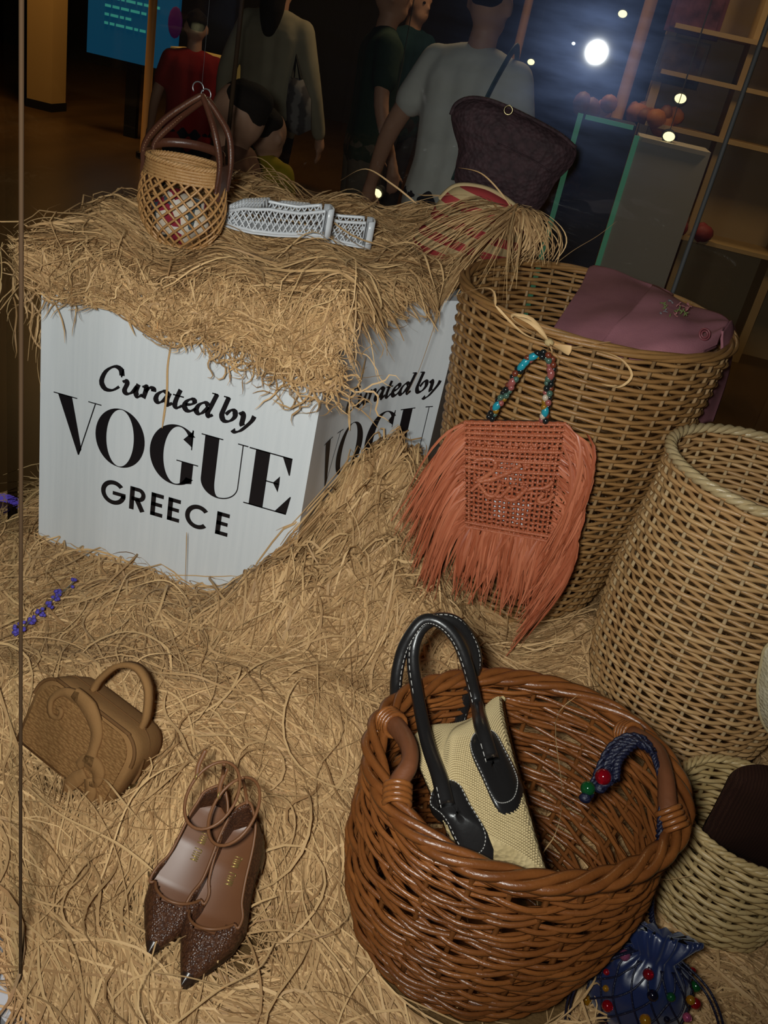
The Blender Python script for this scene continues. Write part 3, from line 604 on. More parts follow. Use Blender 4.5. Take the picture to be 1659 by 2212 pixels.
for (u0_, v0_, u1_, v1_) in ((.30, .34, .62, .56), (.30, .66, .50, .92), (.52, .68, .72, .95), (.22, .70, .27, .80)):
    q = [bag_pt(u, v)+np.array([0, .012+.004*rg.random(), 0]) for u, v in ((u0_, v0_), (u1_, v0_+.04), (u1_-.03, v1_), (u0_+.02, v1_-.02))]
    mb.add(np.array(q+[p+np.array([0, .003, 0]) for p in q]), [(0, 1, 2, 3), (4, 7, 6, 5), (0, 4, 5, 1), (1, 5, 6, 2), (2, 6, 7, 3), (3, 7, 4, 0)])
mb.build('tissue', mat('white_tissue', (.74, .76, .80), .8, .2), ob, smooth=False)
# raised raffia lettering (crop coordinates of the photograph -> bag)
def pxy(x, y): q = at(960+x*300/1659, 900+y*300/1659, OY); return q+np.array([0, -.0085, 0])
for path, r in (([(390, 490), (480, 480), (580, 490), (620, 545), (590, 620), (500, 690), (400, 745), (480, 740), (600, 715), (760, 650), (860, 590), (930, 545)], .0042),
                ([(330, 860), (390, 800), (440, 770)], .0036), ([(400, 760), (470, 850), (520, 910), (590, 925), (640, 880), (660, 820), (690, 770)], .0036),
                ([(600, 900), (660, 935), (720, 890), (800, 800)], .0036), ([(720, 920), (780, 965), (850, 960), (930, 890), (1000, 820)], .0042),
                ([(1000, 850), (1080, 830), (1180, 830), (1260, 790), (1300, 740)], .0036), ([(1190, 870), (1170, 920), (1130, 960), (1150, 1000), (1230, 985), (1320, 890)], .0036)):
    P = smooth_path([pxy(*p) for p in path], 70); rr_ = r*(1+.12*np.sin(np.arange(len(P))*2.4)); mobj('lettering', *tube(P, rr_, 8), M_or_r[1], ob)
# fringes: flat raffia ribbons, hung from the sides and the lower edge
def ribbons(starts, ends, n_seg, wid, bow, seed, twist=1.2):
    rg = np.random.default_rng(seed); V = []; F = []; T_ = []; n = 0
    for s, e in zip(starts, ends):
        t = np.linspace(0, 1, n_seg+1)[:, None]; P = s*(1-t)+e*t+bow(rg, t)
        w = wid*rg.uniform(.6, 1.35)*np.clip(np.minimum(1.25-t, 1)*1.0, .25, 1); a = rg.uniform(-.9, .9)+twist*rg.normal()*t
        sd = np.concatenate([np.cos(a), np.sin(a)*.9, .15*np.sin(a)], 1); L_ = P-sd*w/2; R_ = P+sd*w/2; M_ = P+np.array([0, -.35, 0])*w*.5
        for k in range(n_seg+1): V += [L_[k], M_[k], R_[k]]
        F += [(n+3*k+j, n+3*k+j+1, n+3*k+4+j, n+3*k+3+j) for k in range(n_seg) for j in (0, 1)]; n += 3*(n_seg+1); T_ += [rg.random()]*(3*(n_seg+1))
    return np.array(V), F, np.array(T_)
def tinted(name, V, F, T_, m, parent=None, smooth=True):
    o = mobj(name, V, F, m, parent, smooth); a = o.data.attributes.new('tint', 'FLOAT', 'POINT'); a.data.foreach_set('value', T_.astype(np.float32)); return o
M_fr = strand_mat('orange_fringe_mat', (.36, .085, .035), (.60, .19, .095), .36, .55)
rg = np.random.default_rng(11); st, en = [], []
for i in range(150):     # left side
    v = rg.uniform(-.02, .98); s = bag_pt(-.01+.03*rg.random(), v, rg.uniform(0, .012)); L_ = rg.uniform(.15, .22)
    e = s+np.array([-.035-.05*(1-v)*rg.random()-.01*rg.random()*v+.02*v, rg.uniform(-.015, .006), -L_*(1 if v < .75 else .85)])
    st.append(s); en.append(e)
VL = ribbons(st, en, 9, .0052, lambda r, t: np.concatenate([-.016*r.random()*np.sin(PI*t**.6)+.006*r.normal()*t*t, -.01*np.sin(PI*t)*r.random(), .022*r.random()*np.sin(PI*t)], 1), 1)
st, en = [], []
for i in range(165):     # right side
    v = rg.uniform(-.02, .98); s = bag_pt(.985+.03*rg.random(), v, rg.uniform(0, .012)); L_ = rg.uniform(.17, .25)
    e = s+np.array([.050-.045*v-.02*rg.random(), rg.uniform(-.02, .0), -L_])
    st.append(s); en.append(e)
VR = ribbons(st, en, 9, .0055, lambda r, t: np.concatenate([.030*r.random()*np.sin(PI*t**.55)+.022*np.sin(PI*t**.7)+.006*r.normal()*t*t, -.012*np.sin(PI*t)*r.random(), .03*r.random()*np.sin(PI*t**.7)], 1), 2)
st, en = [], []
for i in range(200):     # bottom
    u = rg.random(); s = bag_pt(u, 1.0, rg.uniform(0, .008)); L_ = rg.uniform(.10, .165)*(1-.12*(1-u))
    e = s+np.array([rg.normal()*.012+.006, rg.uniform(-.02, .005), -L_]); st.append(s); en.append(e)
VB = ribbons(st, en, 8, .0058, lambda r, t: np.concatenate([.006*r.normal()*np.sin(PI*t), -.008*np.sin(PI*t)*r.random(), 0*t], 1), 3)
for V_ in (VL, VR, VB): tag(tinted('fringe', *V_, M_fr, ob), kind='stuff')
# beaded handle
hp = smooth_path([at(x, y, OY-.004) for x, y in ((1058, 908), (1070, 882), (1092, 850), (1112, 816), (1128, 790), (1148, 772), (1170, 766), (1188, 776), (1191, 800), (1186, 830), (1182, 860), (1178, 886), (1174, 914))], 120)
bc = {'t': mat('turquoise', (.015, .32, .40), .25, .5, (.02, .25, .33), 60), 'k': mat('black_bead', (.012, .014, .014), .15, .6), 'p': mat('rose_bead', (.30, .085, .075), .2, .5), 'g': mat('jade_bead', (.065, .125, .095), .2, .5),
      'r': mat('rust_bead', (.16, .035, .016), .3, .5), 'y': mat('amber_bead', (.28, .14, .015), .25, .5), 'w': mat('cream_bead', (.55, .45, .34), .3, .5)}
mobj('cord', *tube(hp, .0014, 5), bc['k'], ob)
seq = 'kkyTpggkpPgrkTTrTkkrgrpPgkkgwpyTwk'; cum = np.r_[0, np.cumsum(np.linalg.norm(np.diff(hp, axis=0), axis=1))]; tot = cum[-1]
for i, ch_ in enumerate(seq):
    s_ = (i+.5)/len(seq)*tot; p = np.array([np.interp(s_, cum, hp[:, k]) for k in range(3)]); p2 = np.array([np.interp(min(s_+.003, tot), cum, hp[:, k]) for k in range(3)]); ax_ = p2-p+1e-9
    sd = np.array([-ax_[2], 0, ax_[0]]); sd /= np.linalg.norm(sd)+1e-9; big = ch_ in 'TP'
    r = (.0062, .0060, .0098) if big else (.0052, .0050, .0056); sg_ = (1 if i % 2 else -1)*.0028
    mobj('bead', *ball(p+sd*sg_*(0 if big else 1), r, 10, 7, axis=ax_), bc[ch_.lower()], ob)
    if not big: mobj('bead', *ball(p-sd*sg_*1.3+np.array([0, .003, 0]), (.0046, .0046, .005), 8, 6, axis=ax_), bc['kgrpky'[i % 6]], ob)
# raffia tie from the beads to the basket rim
M_raf = strand_mat('raffia_strands', (.39, .218, .094), (.79, .515, .245))
tie = thing('raffia_tie', tuple(at(1182, 745, 1.41)), 'pale raffia bow tying the beaded handle to the tall basket rim', 'tie')
def strip(name, path, w, parent, n=24, seed=0, m=None, tint=.85):
    P = smooth_path(path, n); T, N, B = frames(P); rg = np.random.default_rng(seed); a = rg.uniform(-.6, .6)+np.linspace(0, rg.normal()*1.2, len(P))
    sd = np.cos(a)[:, None]*B+np.sin(a)[:, None]*N; ww = w*np.interp(np.linspace(0, 1, len(P)), [0, .1, .9, 1], [.5, 1, 1, .3]); nn = np.cross(T, sd)
    V = np.stack([P-sd*ww[:, None]/2, P+nn*ww[:, None]*.18, P+sd*ww[:, None]/2], 1).reshape(-1, 3)
    F = [(3*k+j, 3*k+j+1, 3*k+4+j, 3*k+3+j) for k in range(len(P)-1) for j in (0, 1)]
    return tinted(name, V, F, np.full(len(V), tint), m or M_raf, parent)
ty = 1.405
for i, pth in enumerate(([(1186, 776), (1184, 758), (1186, 742), (1190, 735)], [(1190, 776), (1192, 758), (1186, 742)], [(1186, 738), (1140, 712), (1108, 690), (1110, 680), (1150, 690), (1186, 738)], [(1186, 738), (1150, 700), (1105, 680)],
                         [(1186, 736), (1220, 752), (1255, 748), (1300, 740), (1320, 738)], [(1186, 742), (1215, 752), (1234, 758)], [(1234, 752), (1290, 758), (1340, 775), (1365, 810), (1340, 835), (1300, 830)], [(1186, 744), (1215, 780), (1270, 825), (1320, 835), (1345, 830)], [(1186, 740), (1130, 720), (1070, 660)])):
    strip('strand', [at(x, y, ty+.004*i*(-1)**i*.3) for x, y in pth], (.004, .004, .006, .006, .010, .016, .004, .003, .004)[i], tie, 22, i, tint=.9)
mobj('knot', *ball(at(1186, 740, ty-.004), (.008, .006, .006), 8, 6), mat('raffia_knot', (.55, .40, .19), .6, .3, bump=.5, bscale=400), tie)
# ------------------------------------------------------------------ mauve garment over the tall basket
M_mau = mat('mauve_cloth', (.37, .15, .175), .85, .2, (.325, .13, .155), 30, .35, 500)
ga = thing('mauve_garment', tuple(at(1400, 700, 1.65)), 'folded mauve cloth garment with embroidered flowers draped in the tall basket', 'garment')
def cloth(name, rows, nu, nv, amp=.004, seed=0, thick=.004):
    G = np.array([[at(*p) for p in r] for r in rows]); A = np.array([smooth_path(r, nu) for r in G]); Bm = np.stack([smooth_path(A[:, j], nv) for j in range(A.shape[1])], 1)
    nv_, nu_ = Bm.shape[:2]; U, Vv = np.meshgrid(np.linspace(0, 1, nu_), np.linspace(0, 1, nv_))
    Bm[..., 2] += amp*(np.sin(9*U+5*Vv+seed)+.6*np.sin(17*Vv-6*U+seed)); Bm[..., 1] += amp*.7*np.sin(13*U-7*Vv+seed)
    o = mobj(name, Bm.reshape(-1, 3), grid_faces(nv_, nu_), M_mau, ga); md = o.modifiers.new('s', 'SOLIDIFY'); md.thickness = thick; md.offset = 0; return o
cloth('back_panel', [[(1190, 722, 1.50), (1225, 735, 1.49), (1262, 745, 1.49), (1300, 752, 1.49)], [(1222, 668, 1.62), (1265, 680, 1.60), (1320, 690, 1.58), (1380, 700, 1.57)], [(1252, 622, 1.78), (1310, 635, 1.76), (1370, 650, 1.74), (1420, 668, 1.70)], [(1270, 582, 1.93), (1330, 598, 1.915), (1400, 622, 1.88), (1450, 645, 1.84)], [(1281, 572, 1.965), (1335, 590, 1.955), (1402, 614, 1.92), (1452, 637, 1.88)]], 26, 30, .003, 1)
cloth('front_panel', [[(1285, 760, 1.475), (1340, 772, 1.465), (1420, 776, 1.475), (1500, 766, 1.52), (1550, 745, 1.585)], [(1330, 700, 1.545), (1390, 715, 1.53), (1450, 725, 1.53), (1510, 725, 1.56), (1560, 715, 1.61)], [(1385, 645, 1.66), (1430, 665, 1.64), (1480, 682, 1.63), (1530, 697, 1.64), (1570, 704, 1.66)], [(1408, 620, 1.79), (1455, 640, 1.77), (1500, 660, 1.75), (1545, 683, 1.73), (1577, 699, 1.71)]], 30, 26, .004, 2)
cloth('hanging_fold', [[(1560, 716, 1.60), (1576, 696, 1.68), (1582, 694, 1.76)], [(1556, 770, 1.60), (1578, 750, 1.68), (1586, 732, 1.78)], [(1515, 850, 1.60), (1545, 838, 1.69), (1568, 822, 1.78)], [(1462, 922, 1.60), (1502, 920, 1.69), (1540, 910, 1.76)]], 16, 26, .003, 3)
ec = [mat('thread_green', (.14, .17, .05), .7), mat('thread_rose', (.30, .11, .11), .7), mat('thread_grey', (.17, .15, .16), .7)]
rg = np.random.default_rng(4); emb = [[], [], []]
for (px, py, ci) in ((1432, 655, 0), (1437, 664, 0), (1450, 650, 2), (1430, 680, 2), (1436, 672, 2), (1465, 657, 1), (1478, 662, 1), (1486, 668, 1), (1468, 668, 0), (1474, 673, 0), (1462, 674, 0), (1458, 681, 1), (1480, 676, 0), (1447, 685, 0), (1488, 660, 1)):
    Yv = 1.60+(690-py)*.0022; p = at(px, py, Yv-.03)
    for k in range(4):
        a_ = rg.uniform(0, 6.3); d = np.array([math.cos(a_), .3*math.sin(a_), math.sin(a_)])*.0055; emb[ci].append(tube([p, p+d], .0011, 4))
for ci, e_ in enumerate(emb):
    mb = MB()
    for t_ in e_: mb.add(*t_)
    tag(mb.build('embroidery', ec[ci], ga), kind='stuff')
p = at(1522, 722, 1.545); a = np.arange(20)*2*PI/20
for r_ in (.0085, .005): mobj('button', *tube(p+r_*(np.cos(a)[:, None]*np.array(RT)+np.sin(a)[:, None]*np.array(UP)*1.1), .0016, 6, True), mat('button_rose', (.20, .05, .06), .4), ga)

# ------------------------------------------------------------------ lattice handbag on the plinth
LY, LZ = 1.455, .640; LX = at(392, 455, LY)[0]
M_can1 = mat('cane', (.50, .27, .10), .38, .5, (.42, .21, .075), 60); M_can2 = mat('cane_band', (.52, .29, .115), .42, .5, (.42, .22, .08), 90, .6, 500)
M_brl = mat('brown_leather', (.085, .030, .016), .38, .5, (.065, .022, .012), 30, .3, 150)
lb = thing('lattice_handbag', (LX, LY, LZ), 'open cane lattice handbag with brown leather handles on the plinth', 'bag')
bz = np.array([0, .012, .035, .065, .095, .118, .135]); brx = np.array([.036, .053, .068, .074, .071, .065, .062]); bry = brx*.72
tiltx = lambda z: .0
def body(ph, z): rx, ry = np.interp(z, bz, brx), np.interp(z, bz, bry); return np.stack([LX+rx*np.cos(ph)+.05*z*0, LY+ry*np.sin(ph), LZ+z+.0*ph], -1)
NS = 20
for sg_ in (1, -1):
    for i in range(NS):
        z = np.linspace(0.002, .112, 22); ph = 2*PI*i/NS+sg_*z/.112*1.75; P = body(ph, z); P[:, :2] += (P[:, :2]-np.array([LX, LY]))*(.012*sg_)
        mobj('lattice_cane', *tube(P, .0021, 5), M_can1, lb)
a = np.arange(48)*2*PI/48
for k, z in enumerate((.109, .1135, .118, .1225, .127)): mobj('band_cane', *tube(body(a, np.full(48, z))+0, .0027, 6, True), M_can2, lb)
a = np.arange(120)*2*PI/120
for j in range(3):
    P = body(a, np.full(120, .1335)); tw = 20*a+j*2*PI/3; P[:, 2] += .0028*np.sin(tw); P[:, :2] += (P[:, :2]-np.array([LX, LY]))*(.05*np.cos(tw))[:, None]; mobj('rim_cane', *tube(P, .0026, 6, True), M_can2, lb)
mobj('base', *prism([(LX+.034*math.cos(t), LY+.025*math.sin(t)) for t in np.arange(24)*2*PI/24], LZ, LZ+.004), M_can2, lb, smooth=False)
P = [np.array([LX+.046*math.cos(t), LY+.031*math.sin(t), LZ+.008]) for t in np.arange(20)*2*PI/20]
V, F = ball((LX-.003, LY, LZ+.045), (.05, .034, .042), 18, 14); V = V+.004*np.c_[np.sin(V[:, 2]*160), np.sin(V[:, 0]*150), np.sin(V[:, 0]*120+V[:, 2]*90)]
m_sc = mat('scarf', (.55, .48, .40), .8, .2); nt = m_sc.node_tree; b_ = nt.nodes['Principled BSDF']
tc = nt.nodes.new('ShaderNodeTexCoord'); v1 = nt.nodes.new('ShaderNodeTexVoronoi'); v1.inputs['Scale'].default_value = 62; cr = nt.nodes.new('ShaderNodeValToRGB'); cr.color_ramp.interpolation = 'CONSTANT'
sep = nt.nodes.new('ShaderNodeSeparateColor'); nt.links.new(tc.outputs['Object'], v1.inputs['Vector']); nt.links.new(v1.outputs['Color'], sep.inputs[0]); nt.links.new(sep.outputs[0], cr.inputs[0]); nt.links.new(cr.outputs[0], b_.inputs['Base Color'])
el = cr.color_ramp.elements; el[0].color = (.56, .48, .38, 1); el[1].position = .42; el[1].color = (.22, .015, .03, 1)
for pos, c_ in ((.66, (.60, .55, .48, 1)), (.86, (.05, .07, .08, 1))): e_ = el.new(pos); e_.color = c_
scf = mobj('scarf', V, F, m_sc); scf.data.transform(Matrix.Translation((-LX, -LY, -LZ-.05))); scf.location = (LX, LY, LZ+.05)
tag(scf, 'crumpled cream and crimson patterned scarf inside the lattice handbag', 'scarf')
ap = at(437, 205, LY); ap2 = ap+np.array([.006, .004, -.004])
def lhandle(x0, y0, dy, apx, seed):
    b0 = np.array([LX+x0, LY+y0, LZ+.10]); b1 = np.array([LX+x0*1.03, LY+y0, LZ+.145]); P = smooth_path([b0, b1, b1*.55+apx*.45+np.array([math.copysign(.010, x0), dy, 0]), b1*.2+apx*.8+np.array([math.copysign(.006, x0), dy*.5, 0]), apx], 40)
    r = np.interp(np.linspace(0, 1, len(P)), [0, .2, .35, .9, 1], [.0038, .0052, .0066, .0060, .005]); h = mobj('handle', *tube(P, r, 9, flat=.85), M_brl, lb)
    mb = MB(); q = P+np.array([.35, -.93, 0])*r[:, None]
    for i in range(8, len(q)-2): mb.add(*tube([q[i]*.8+q[i+1]*.2, q[i]*.25+q[i+1]*.75], .0006, 4))
    tag(mb.build('stitching', mat('tan_thread', (.30, .16, .08), .6), h), kind='stuff')
lhandle(-.065, -.012, -.008, ap, 1); lhandle(.064, -.020, -.010, ap, 2); lhandle(.068, .018, .012, ap2, 3); lhandle(-.063, .020, .012, ap2, 4)
P = smooth_path([body(np.array(t), np.array(.132))*np.array([1, 1, 1])+np.array([0, .004, .012+.01*math.sin(t)]) for t in np.linspace(.25, PI-.25, 9)], 30)
T_, N_, B_ = frames(P); V = np.concatenate([P+np.array([0, .002, .007]), P+np.array([0, .002, -.007]), P+np.array([0, -.001, -.007]), P+np.array([0, -.001, .007])]).reshape(4, len(P), 3).transpose(1, 0, 2).reshape(-1, 3)
mobj('leather_flap', V, grid_faces(len(P), 4, False, True), M_brl, lb)
for x0 in (-.066, .067): mobj('side_tab', *box((LX+x0, LY-.004, LZ+.115), (.006, .026, .055)), M_brl, lb, smooth=False)
hook = lambda c, r: tube(np.array(c)+r*np.c_[np.cos(np.linspace(-.4, 3.9, 20)), 0*np.linspace(0, 1, 20), np.sin(np.linspace(-.4, 3.9, 20))], .0011, 6)
mobj('ring', *hook(at(428, 190, LY), .009), M_steel, lb); mobj('ring', *hook(at(445, 204, LY), .008), M_steel, lb)
mobj('thread', *tube([at(436, 186, LY), at(436, 186, LY)+np.array([0, 0, .9])], .00025, 4), mat('nylon', (.1, .1, .1), .3), lb)

# ------------------------------------------------------------------ white openwork slippers
M_wl = mat('white_leather', (.74, .76, .79), .28, .5)
def slipper(c, ang, tilt, label, L_=.205):
    o = thing('openwork_slipper', c, label, 'shoe', 'white openwork slippers on the plinth'); ca, sa = math.cos(ang), math.sin(ang)
    hw = lambda t: .036*math.sin(PI*min(1, t**.62))**.7*(1-.12*t) if t < 1 else 0
    def X(t, s, z):           # t toe..heel, s side -1..1
        w = np.interp(t, [0, .08, .25, .45, .7, .9, 1], [.004, .019, .034, .033, .027, .026, .021]); x = (t-.5)*L_; y = s*w
        zz = z*np.interp(t, [0, .15, .4, .7, 1], [.022, .034, .040, .036, .044])+.004+.012*max(0, t-.5)
        return np.array([c[0]+ca*x-sa*y, c[1]+sa*x+ca*y, c[2]+zz+tilt*x])
    ts = np.linspace(0, 1, 40)
    out = [X(t, -1, 0) for t in ts]+[X(t, 1, 0) for t in ts[::-1]]
    n = len(out); mobj('sole', np.array(out+[p-np.array([0, 0, .006]) for p in out]), [tuple(range(n))[::-1], tuple(range(n, 2*n))]+[(i, n+i, n+(i+1) % n, (i+1) % n) for i in range(n)], M_wl, o, smooth=False)
    loop = [(t, -1) for t in np.linspace(.93, .0, 34)]+[(t, 1) for t in np.linspace(0.0, .93, 34)]
    def U(k, z): k = min(max(k, 0), 67); i = int(k); f = k-i; a_, b_ = loop[i], loop[min(i+1, 67)]; return X(a_[0], a_[1], z)*(1-f)+X(b_[0], b_[1], z)*f
    for d in (1, -1):
        for k in np.arange(-5, 68, 2.1):
            P = [U(k+d*4.2*z if d > 0 else k+4.2*(1-z), z) for z in np.linspace(0, 1, 7)]; mobj('lattice_strap', *tube(P, .0021, 5, flat=.6), M_wl, o)
    for z, r in ((1.0, .0032), (.0, .003)): mobj('binding', *tube([U(k, z) for k in range(68)], r, 6), M_wl, o)
    for k in np.linspace(.02, .36, 13):   # openwork over the toes
        P = [X(k, s, 1+.28*(1-s*s)) for s in np.linspace(-1, 1, 9)]; mobj('toe_strap', *tube(P, .002, 5), M_wl, o)
        P = [X(min(max(k+.09*s, 0), .4), s, 1+.28*(1-s*s)) for s in np.linspace(-1, 1, 9)]; mobj('toe_strap', *tube(P, .002, 5), M_wl, o)
    hp = [(.955, -1.02), (1.0, -.9), (1.005, 0), (1.0, .9), (.955, 1.02)]; V = []
    for z in (-.15, .3, .7, 1.05):
        for t, s in hp: V.append(X(min(t, 1), s, z)+np.array([ca, sa, 0])*max(0, t-1)*L_)
    q = mobj('heel_counter', V, grid_faces(4, 5), M_wl, o); md = q.modifiers.new('s', 'SOLIDIFY'); md.thickness = .005
    return o
wa = atz(492, 462, .685); wb = atz(704, 494, .685)
mid = (wa+wb)/2; an = math.atan2(wb[1]-wa[1], wb[0]-wa[0]); slipper((mid[0], mid[1], .655+.012), an-.04, .03, 'nearer white openwork slipper with a solid heel, lying beside the lattice handbag', np.linalg.norm(wb-wa)*1.02)
wc = atz(662, 466, .69); slipper((wc[0]+.012, wc[1]+.045, .648), an-.16, -.06, 'further white openwork slipper, mostly hidden behind the nearer one')

# ------------------------------------------------------------------ striped bag and dark crochet bag at the back of the plinth
M_stp = mat('straw_stripe', (.50, .36, .18), .8, .2); M_redp = mat('red_stripe', (.36, .055, .05), .8, .2)
SY = 1.90
sb2 = thing('striped_straw_bag', tuple(at(1040, 520, SY)), 'red and straw striped bag half hidden under raffia at the back', 'bag')
oL = [(985, 402), (1040, 405), (1085, 425), (1120, 452), (1135, 490), (1120, 540), (1060, 575), (985, 580), (905, 555), (893, 515), (925, 470), (950, 430)]
out = smooth_path([at(x, y, SY) for x, y in oL], 60, True); V, F = pillow(out, (0, -1, .35), .11, 9, .5)
bo = mobj('woven_body', V, F, M_stp, sb2)
nt = M_stp.node_tree; b_ = nt.nodes['Principled BSDF']; tc = nt.nodes.new('ShaderNodeTexCoord'); mp = nt.nodes.new('ShaderNodeMapping'); ang_ = math.atan2(*( (at(1100, 455, SY)-at(1000, 412, SY))[[2, 0]])); mp.inputs['Rotation'].default_value = (0, ang_, 0)
wv = nt.nodes.new('ShaderNodeTexWave'); wv.wave_type = 'BANDS'; wv.bands_direction = 'Z'; wv.inputs['Scale'].default_value = 8.4; wv.inputs['Distortion'].default_value = .15; cr = nt.nodes.new('ShaderNodeValToRGB'); cr.color_ramp.interpolation = 'CONSTANT'
cr.color_ramp.elements[0].color = (.50, .36, .18, 1); cr.color_ramp.elements[1].position = .5; cr.color_ramp.elements[1].color = (.36, .045, .045, 1)
for a_, b2 in ((tc.outputs['Object'], mp.inputs[0]), (mp.outputs[0], wv.inputs[0]), (wv.outputs['Fac'], cr.inputs[0]), (cr.outputs[0], b_.inputs['Base Color'])): nt.links.new(a_, b2)
mobj('hem', *tube(smooth_path([at(x, y, SY-.012) for x, y in ((950, 430), (985, 402), (1040, 405), (1085, 425), (1130, 460))], 24), .0055, 6), mat('straw_hem', (.50, .37, .19), .8), sb2)
DY = 1.94
M_drk = mat('dark_crochet', (.045, .022, .026), .75, .3, (.028, .014, .017), 60, 1.2, 130, kind='voronoi')
db = thing('dark_crochet_bag', tuple(at(1090, 420, DY)), 'dark plum crochet bag with a small metal ring standing behind the striped bag', 'bag')
oL = [(974, 248), (985, 225), (1012, 212), (1052, 215), (1098, 232), (1160, 262), (1212, 292), (1244, 320), (1236, 356), (1200, 395), (1175, 440), (1140, 470), (1095, 455), (1040, 432), (986, 402), (984, 360), (990, 322), (980, 285)]
out = smooth_path([at(x, y, DY) for x, y in oL], 60, True); V, F = pillow(out, (0, -1, .2), .075, 8, .5, .002); mobj('crochet_body', V, F, M_drk, db)
p = at(1098, 238, DY-.035); mobj('ring', *tube(p+.008*np.c_[np.cos(a[::6]), 0*a[::6], np.sin(a[::6])], .0013, 6, True), mat('brass', (.45, .38, .2), .3, .5, metal=.9), db)
mobj('seam', *tube(smooth_path([at(x, y, DY-.04) for x, y in ((1075, 310), (1110, 325), (1150, 345), (1190, 372))], 14), .0016, 5), M_drk, db)
mobj('top_hem', *tube(smooth_path([at(x, y, DY-.006) for x, y in oL[:8]], 30), .004, 6), M_drk, db)

# ------------------------------------------------------------------ brown felt hat, cream crochet piece
M_fel = mat('brown_felt', (.050, .019, .011), .9, .15, (.036, .013, .008), 90, .8, 420, kind='wave')
fh = thing('felt_hat', tuple(at(1620, 1830, 1.0)), 'dark brown ribbed felt hat standing in the small pale basket', 'hat')
oL = [(1512, 1812), (1535, 1760), (1560, 1712), (1580, 1672), (1605, 1655), (1650, 1652), (1700, 1670), (1750, 1740), (1770, 1830), (1740, 1900), (1680, 1890), (1620, 1862), (1560, 1835)]
out = smooth_path([at(x, y, .985) for x, y in oL], 54, True); V, F = pillow(out, (0, -1, .5), .085, 8, .5, .0015); mobj('crown', V, F, M_fel, fh)
mobj('brim_edge', *tube(smooth_path([at(x, y, .968) for x, y in ((1514, 1812), (1560, 1838), (1620, 1862), (1690, 1885))], 16), .0035, 6), M_fel, fh)
cc = thing('cream_crochet_bag', tuple(at(1800, 1750, 1.195)), 'cream crochet bag at the right edge beside the bulging basket', 'bag')
oL = [(1636, 1500), (1644, 1430), (1659, 1392), (1720, 1362), (1820, 1400), (1860, 1520), (1862, 1680), (1800, 1752), (1722, 1700), (1672, 1600), (1645, 1555)]
out = smooth_path([at(x, y, 1.195) for x, y in oL], 44, True); V, F = pillow(out, (0, -1, .4), .06, 8, .5); mobj('crochet_body', V, F, mat('cream_piece', (.60, .52, .35), .85, .2, (.52, .44, .28), 60, 1, 170, kind='voronoi'), cc)
mobj('edge_cord', *tube(out, .0025, 5, True), MATS['cream_knots'], cc)

# ------------------------------------------------------------------ blue beaded pouch
pc = np.array([.343, .785, .012]); M_sat = mat('blue_satin', (.007, .017, .075), .33, .6, (.005, .010, .045), 9, .6, 18, sheen=.3); M_cd = mat('navy_cord', (.006, .007, .024), .45, .5, bump=.8, bscale=350)
po = thing('beaded_pouch', tuple(pc), 'blue satin drawstring pouch netted with dark cord and coloured beads', 'pouch')
prz = np.array([0, .01, .045, .08, .108, .126, .138, .150, .156]); prr = np.array([.03, .046, .060, .058, .047, .024, .030, .036, .034])
def pch(ph, z): r = np.interp(z, prz, prr)*(1+np.where(z > .10, .075*(np.sin(13*ph)+.8*np.sin(7*ph+1)+.5*np.sin(19*ph+2))*np.clip((z-.09)/.04, 0, 1), .03*np.sin(9*ph+z*30)*np.clip(z/.05, 0, 1)+.012*np.sin(5*ph+z*60))); return np.stack([pc[0]+r*np.cos(ph)*(1+.25*np.clip((z-.12)/.03, 0, 1)), pc[1]+r*np.sin(ph)*np.interp(z, [0, .10, .135, .156], [.85, .85, .5, .16])+.003*np.sin(17*ph+1)*np.clip((z-.12)/.03, 0, 1)+.25*np.clip(z-.13, 0, 1), pc[2]+z], -1)
PH, ZZ = np.meshgrid(np.arange(90)*2*PI/90, np.linspace(0, .156, 34), indexing='ij'); pv = pch(PH, ZZ).reshape(-1, 3); pv = np.vstack([pv, pc+np.array([0, .004, .150])]); mobj('satin_body', pv, grid_faces(90, 34, True)+[tuple(i*34 for i in range(90))]+[(i*34+33, ((i+1) % 90)*34+33, 90*34) for i in range(90)], M_sat, po)
mbn = MB(); nn = 14
for d in (1, -1):
    for i in range(nn):
        z = np.linspace(.004, .122, 30); ph = 2*PI*i/nn+d*z/.118*2*PI*3/nn; P = pch(ph, z); P[:, :2] += (P[:, :2]-pc[:2])*.035; mbn.add(*tube(P, .0013, 5))
tag(mbn.build('cord_net', M_cd, po), kind='stuff')
gb = {'red': mat('red_bead', (.17, .004, .012), .08, .7, coat=.5), 'pink': mat('violet_bead', (.15, .025, .07), .08, .7, coat=.5), 'amber': mat('gold_bead', (.15, .075, .006), .08, .7, coat=.5), 'green': mat('green_bead', (.008, .05, .018), .08, .7, coat=.5), 'blk': mat('jet_bead', (.004, .004, .012), .06, .7, coat=.5)}
for k_, c_ in (('red', (.5, .006, .02)), ('pink', (.6, .14, .3)), ('amber', (.6, .3, .015)), ('green', (.015, .18, .05))):
    b_ = gb[k_].node_tree.nodes['Principled BSDF']; b_.inputs['Transmission Weight'].default_value = .75; b_.inputs['Base Color'].default_value = (*c_, 1)
cs = ['pink', 'amber', 'red', 'blk', 'pink', 'green', 'amber', 'red', 'blk', 'amber']; rg = np.random.default_rng(8)
kb = 0
for lv in range(9):
    for i in range(nn):
        ph = 2*PI*(i+.5*(lv % 2))/nn; z = .010+lv*.112/8.0*.98
        if math.sin(ph) < .35 and rg.random() < .42:
            P = pch(np.array(ph), np.array(z)); n_ = np.array([math.cos(ph), math.sin(ph), 0]); r = rg.choice([.0055, .0068, .0038]); mobj('bead', *ball(P+n_*(.002+r*.6), r, 12, 8), gb[cs[(kb*7+lv) % 10]], po); kb += 1
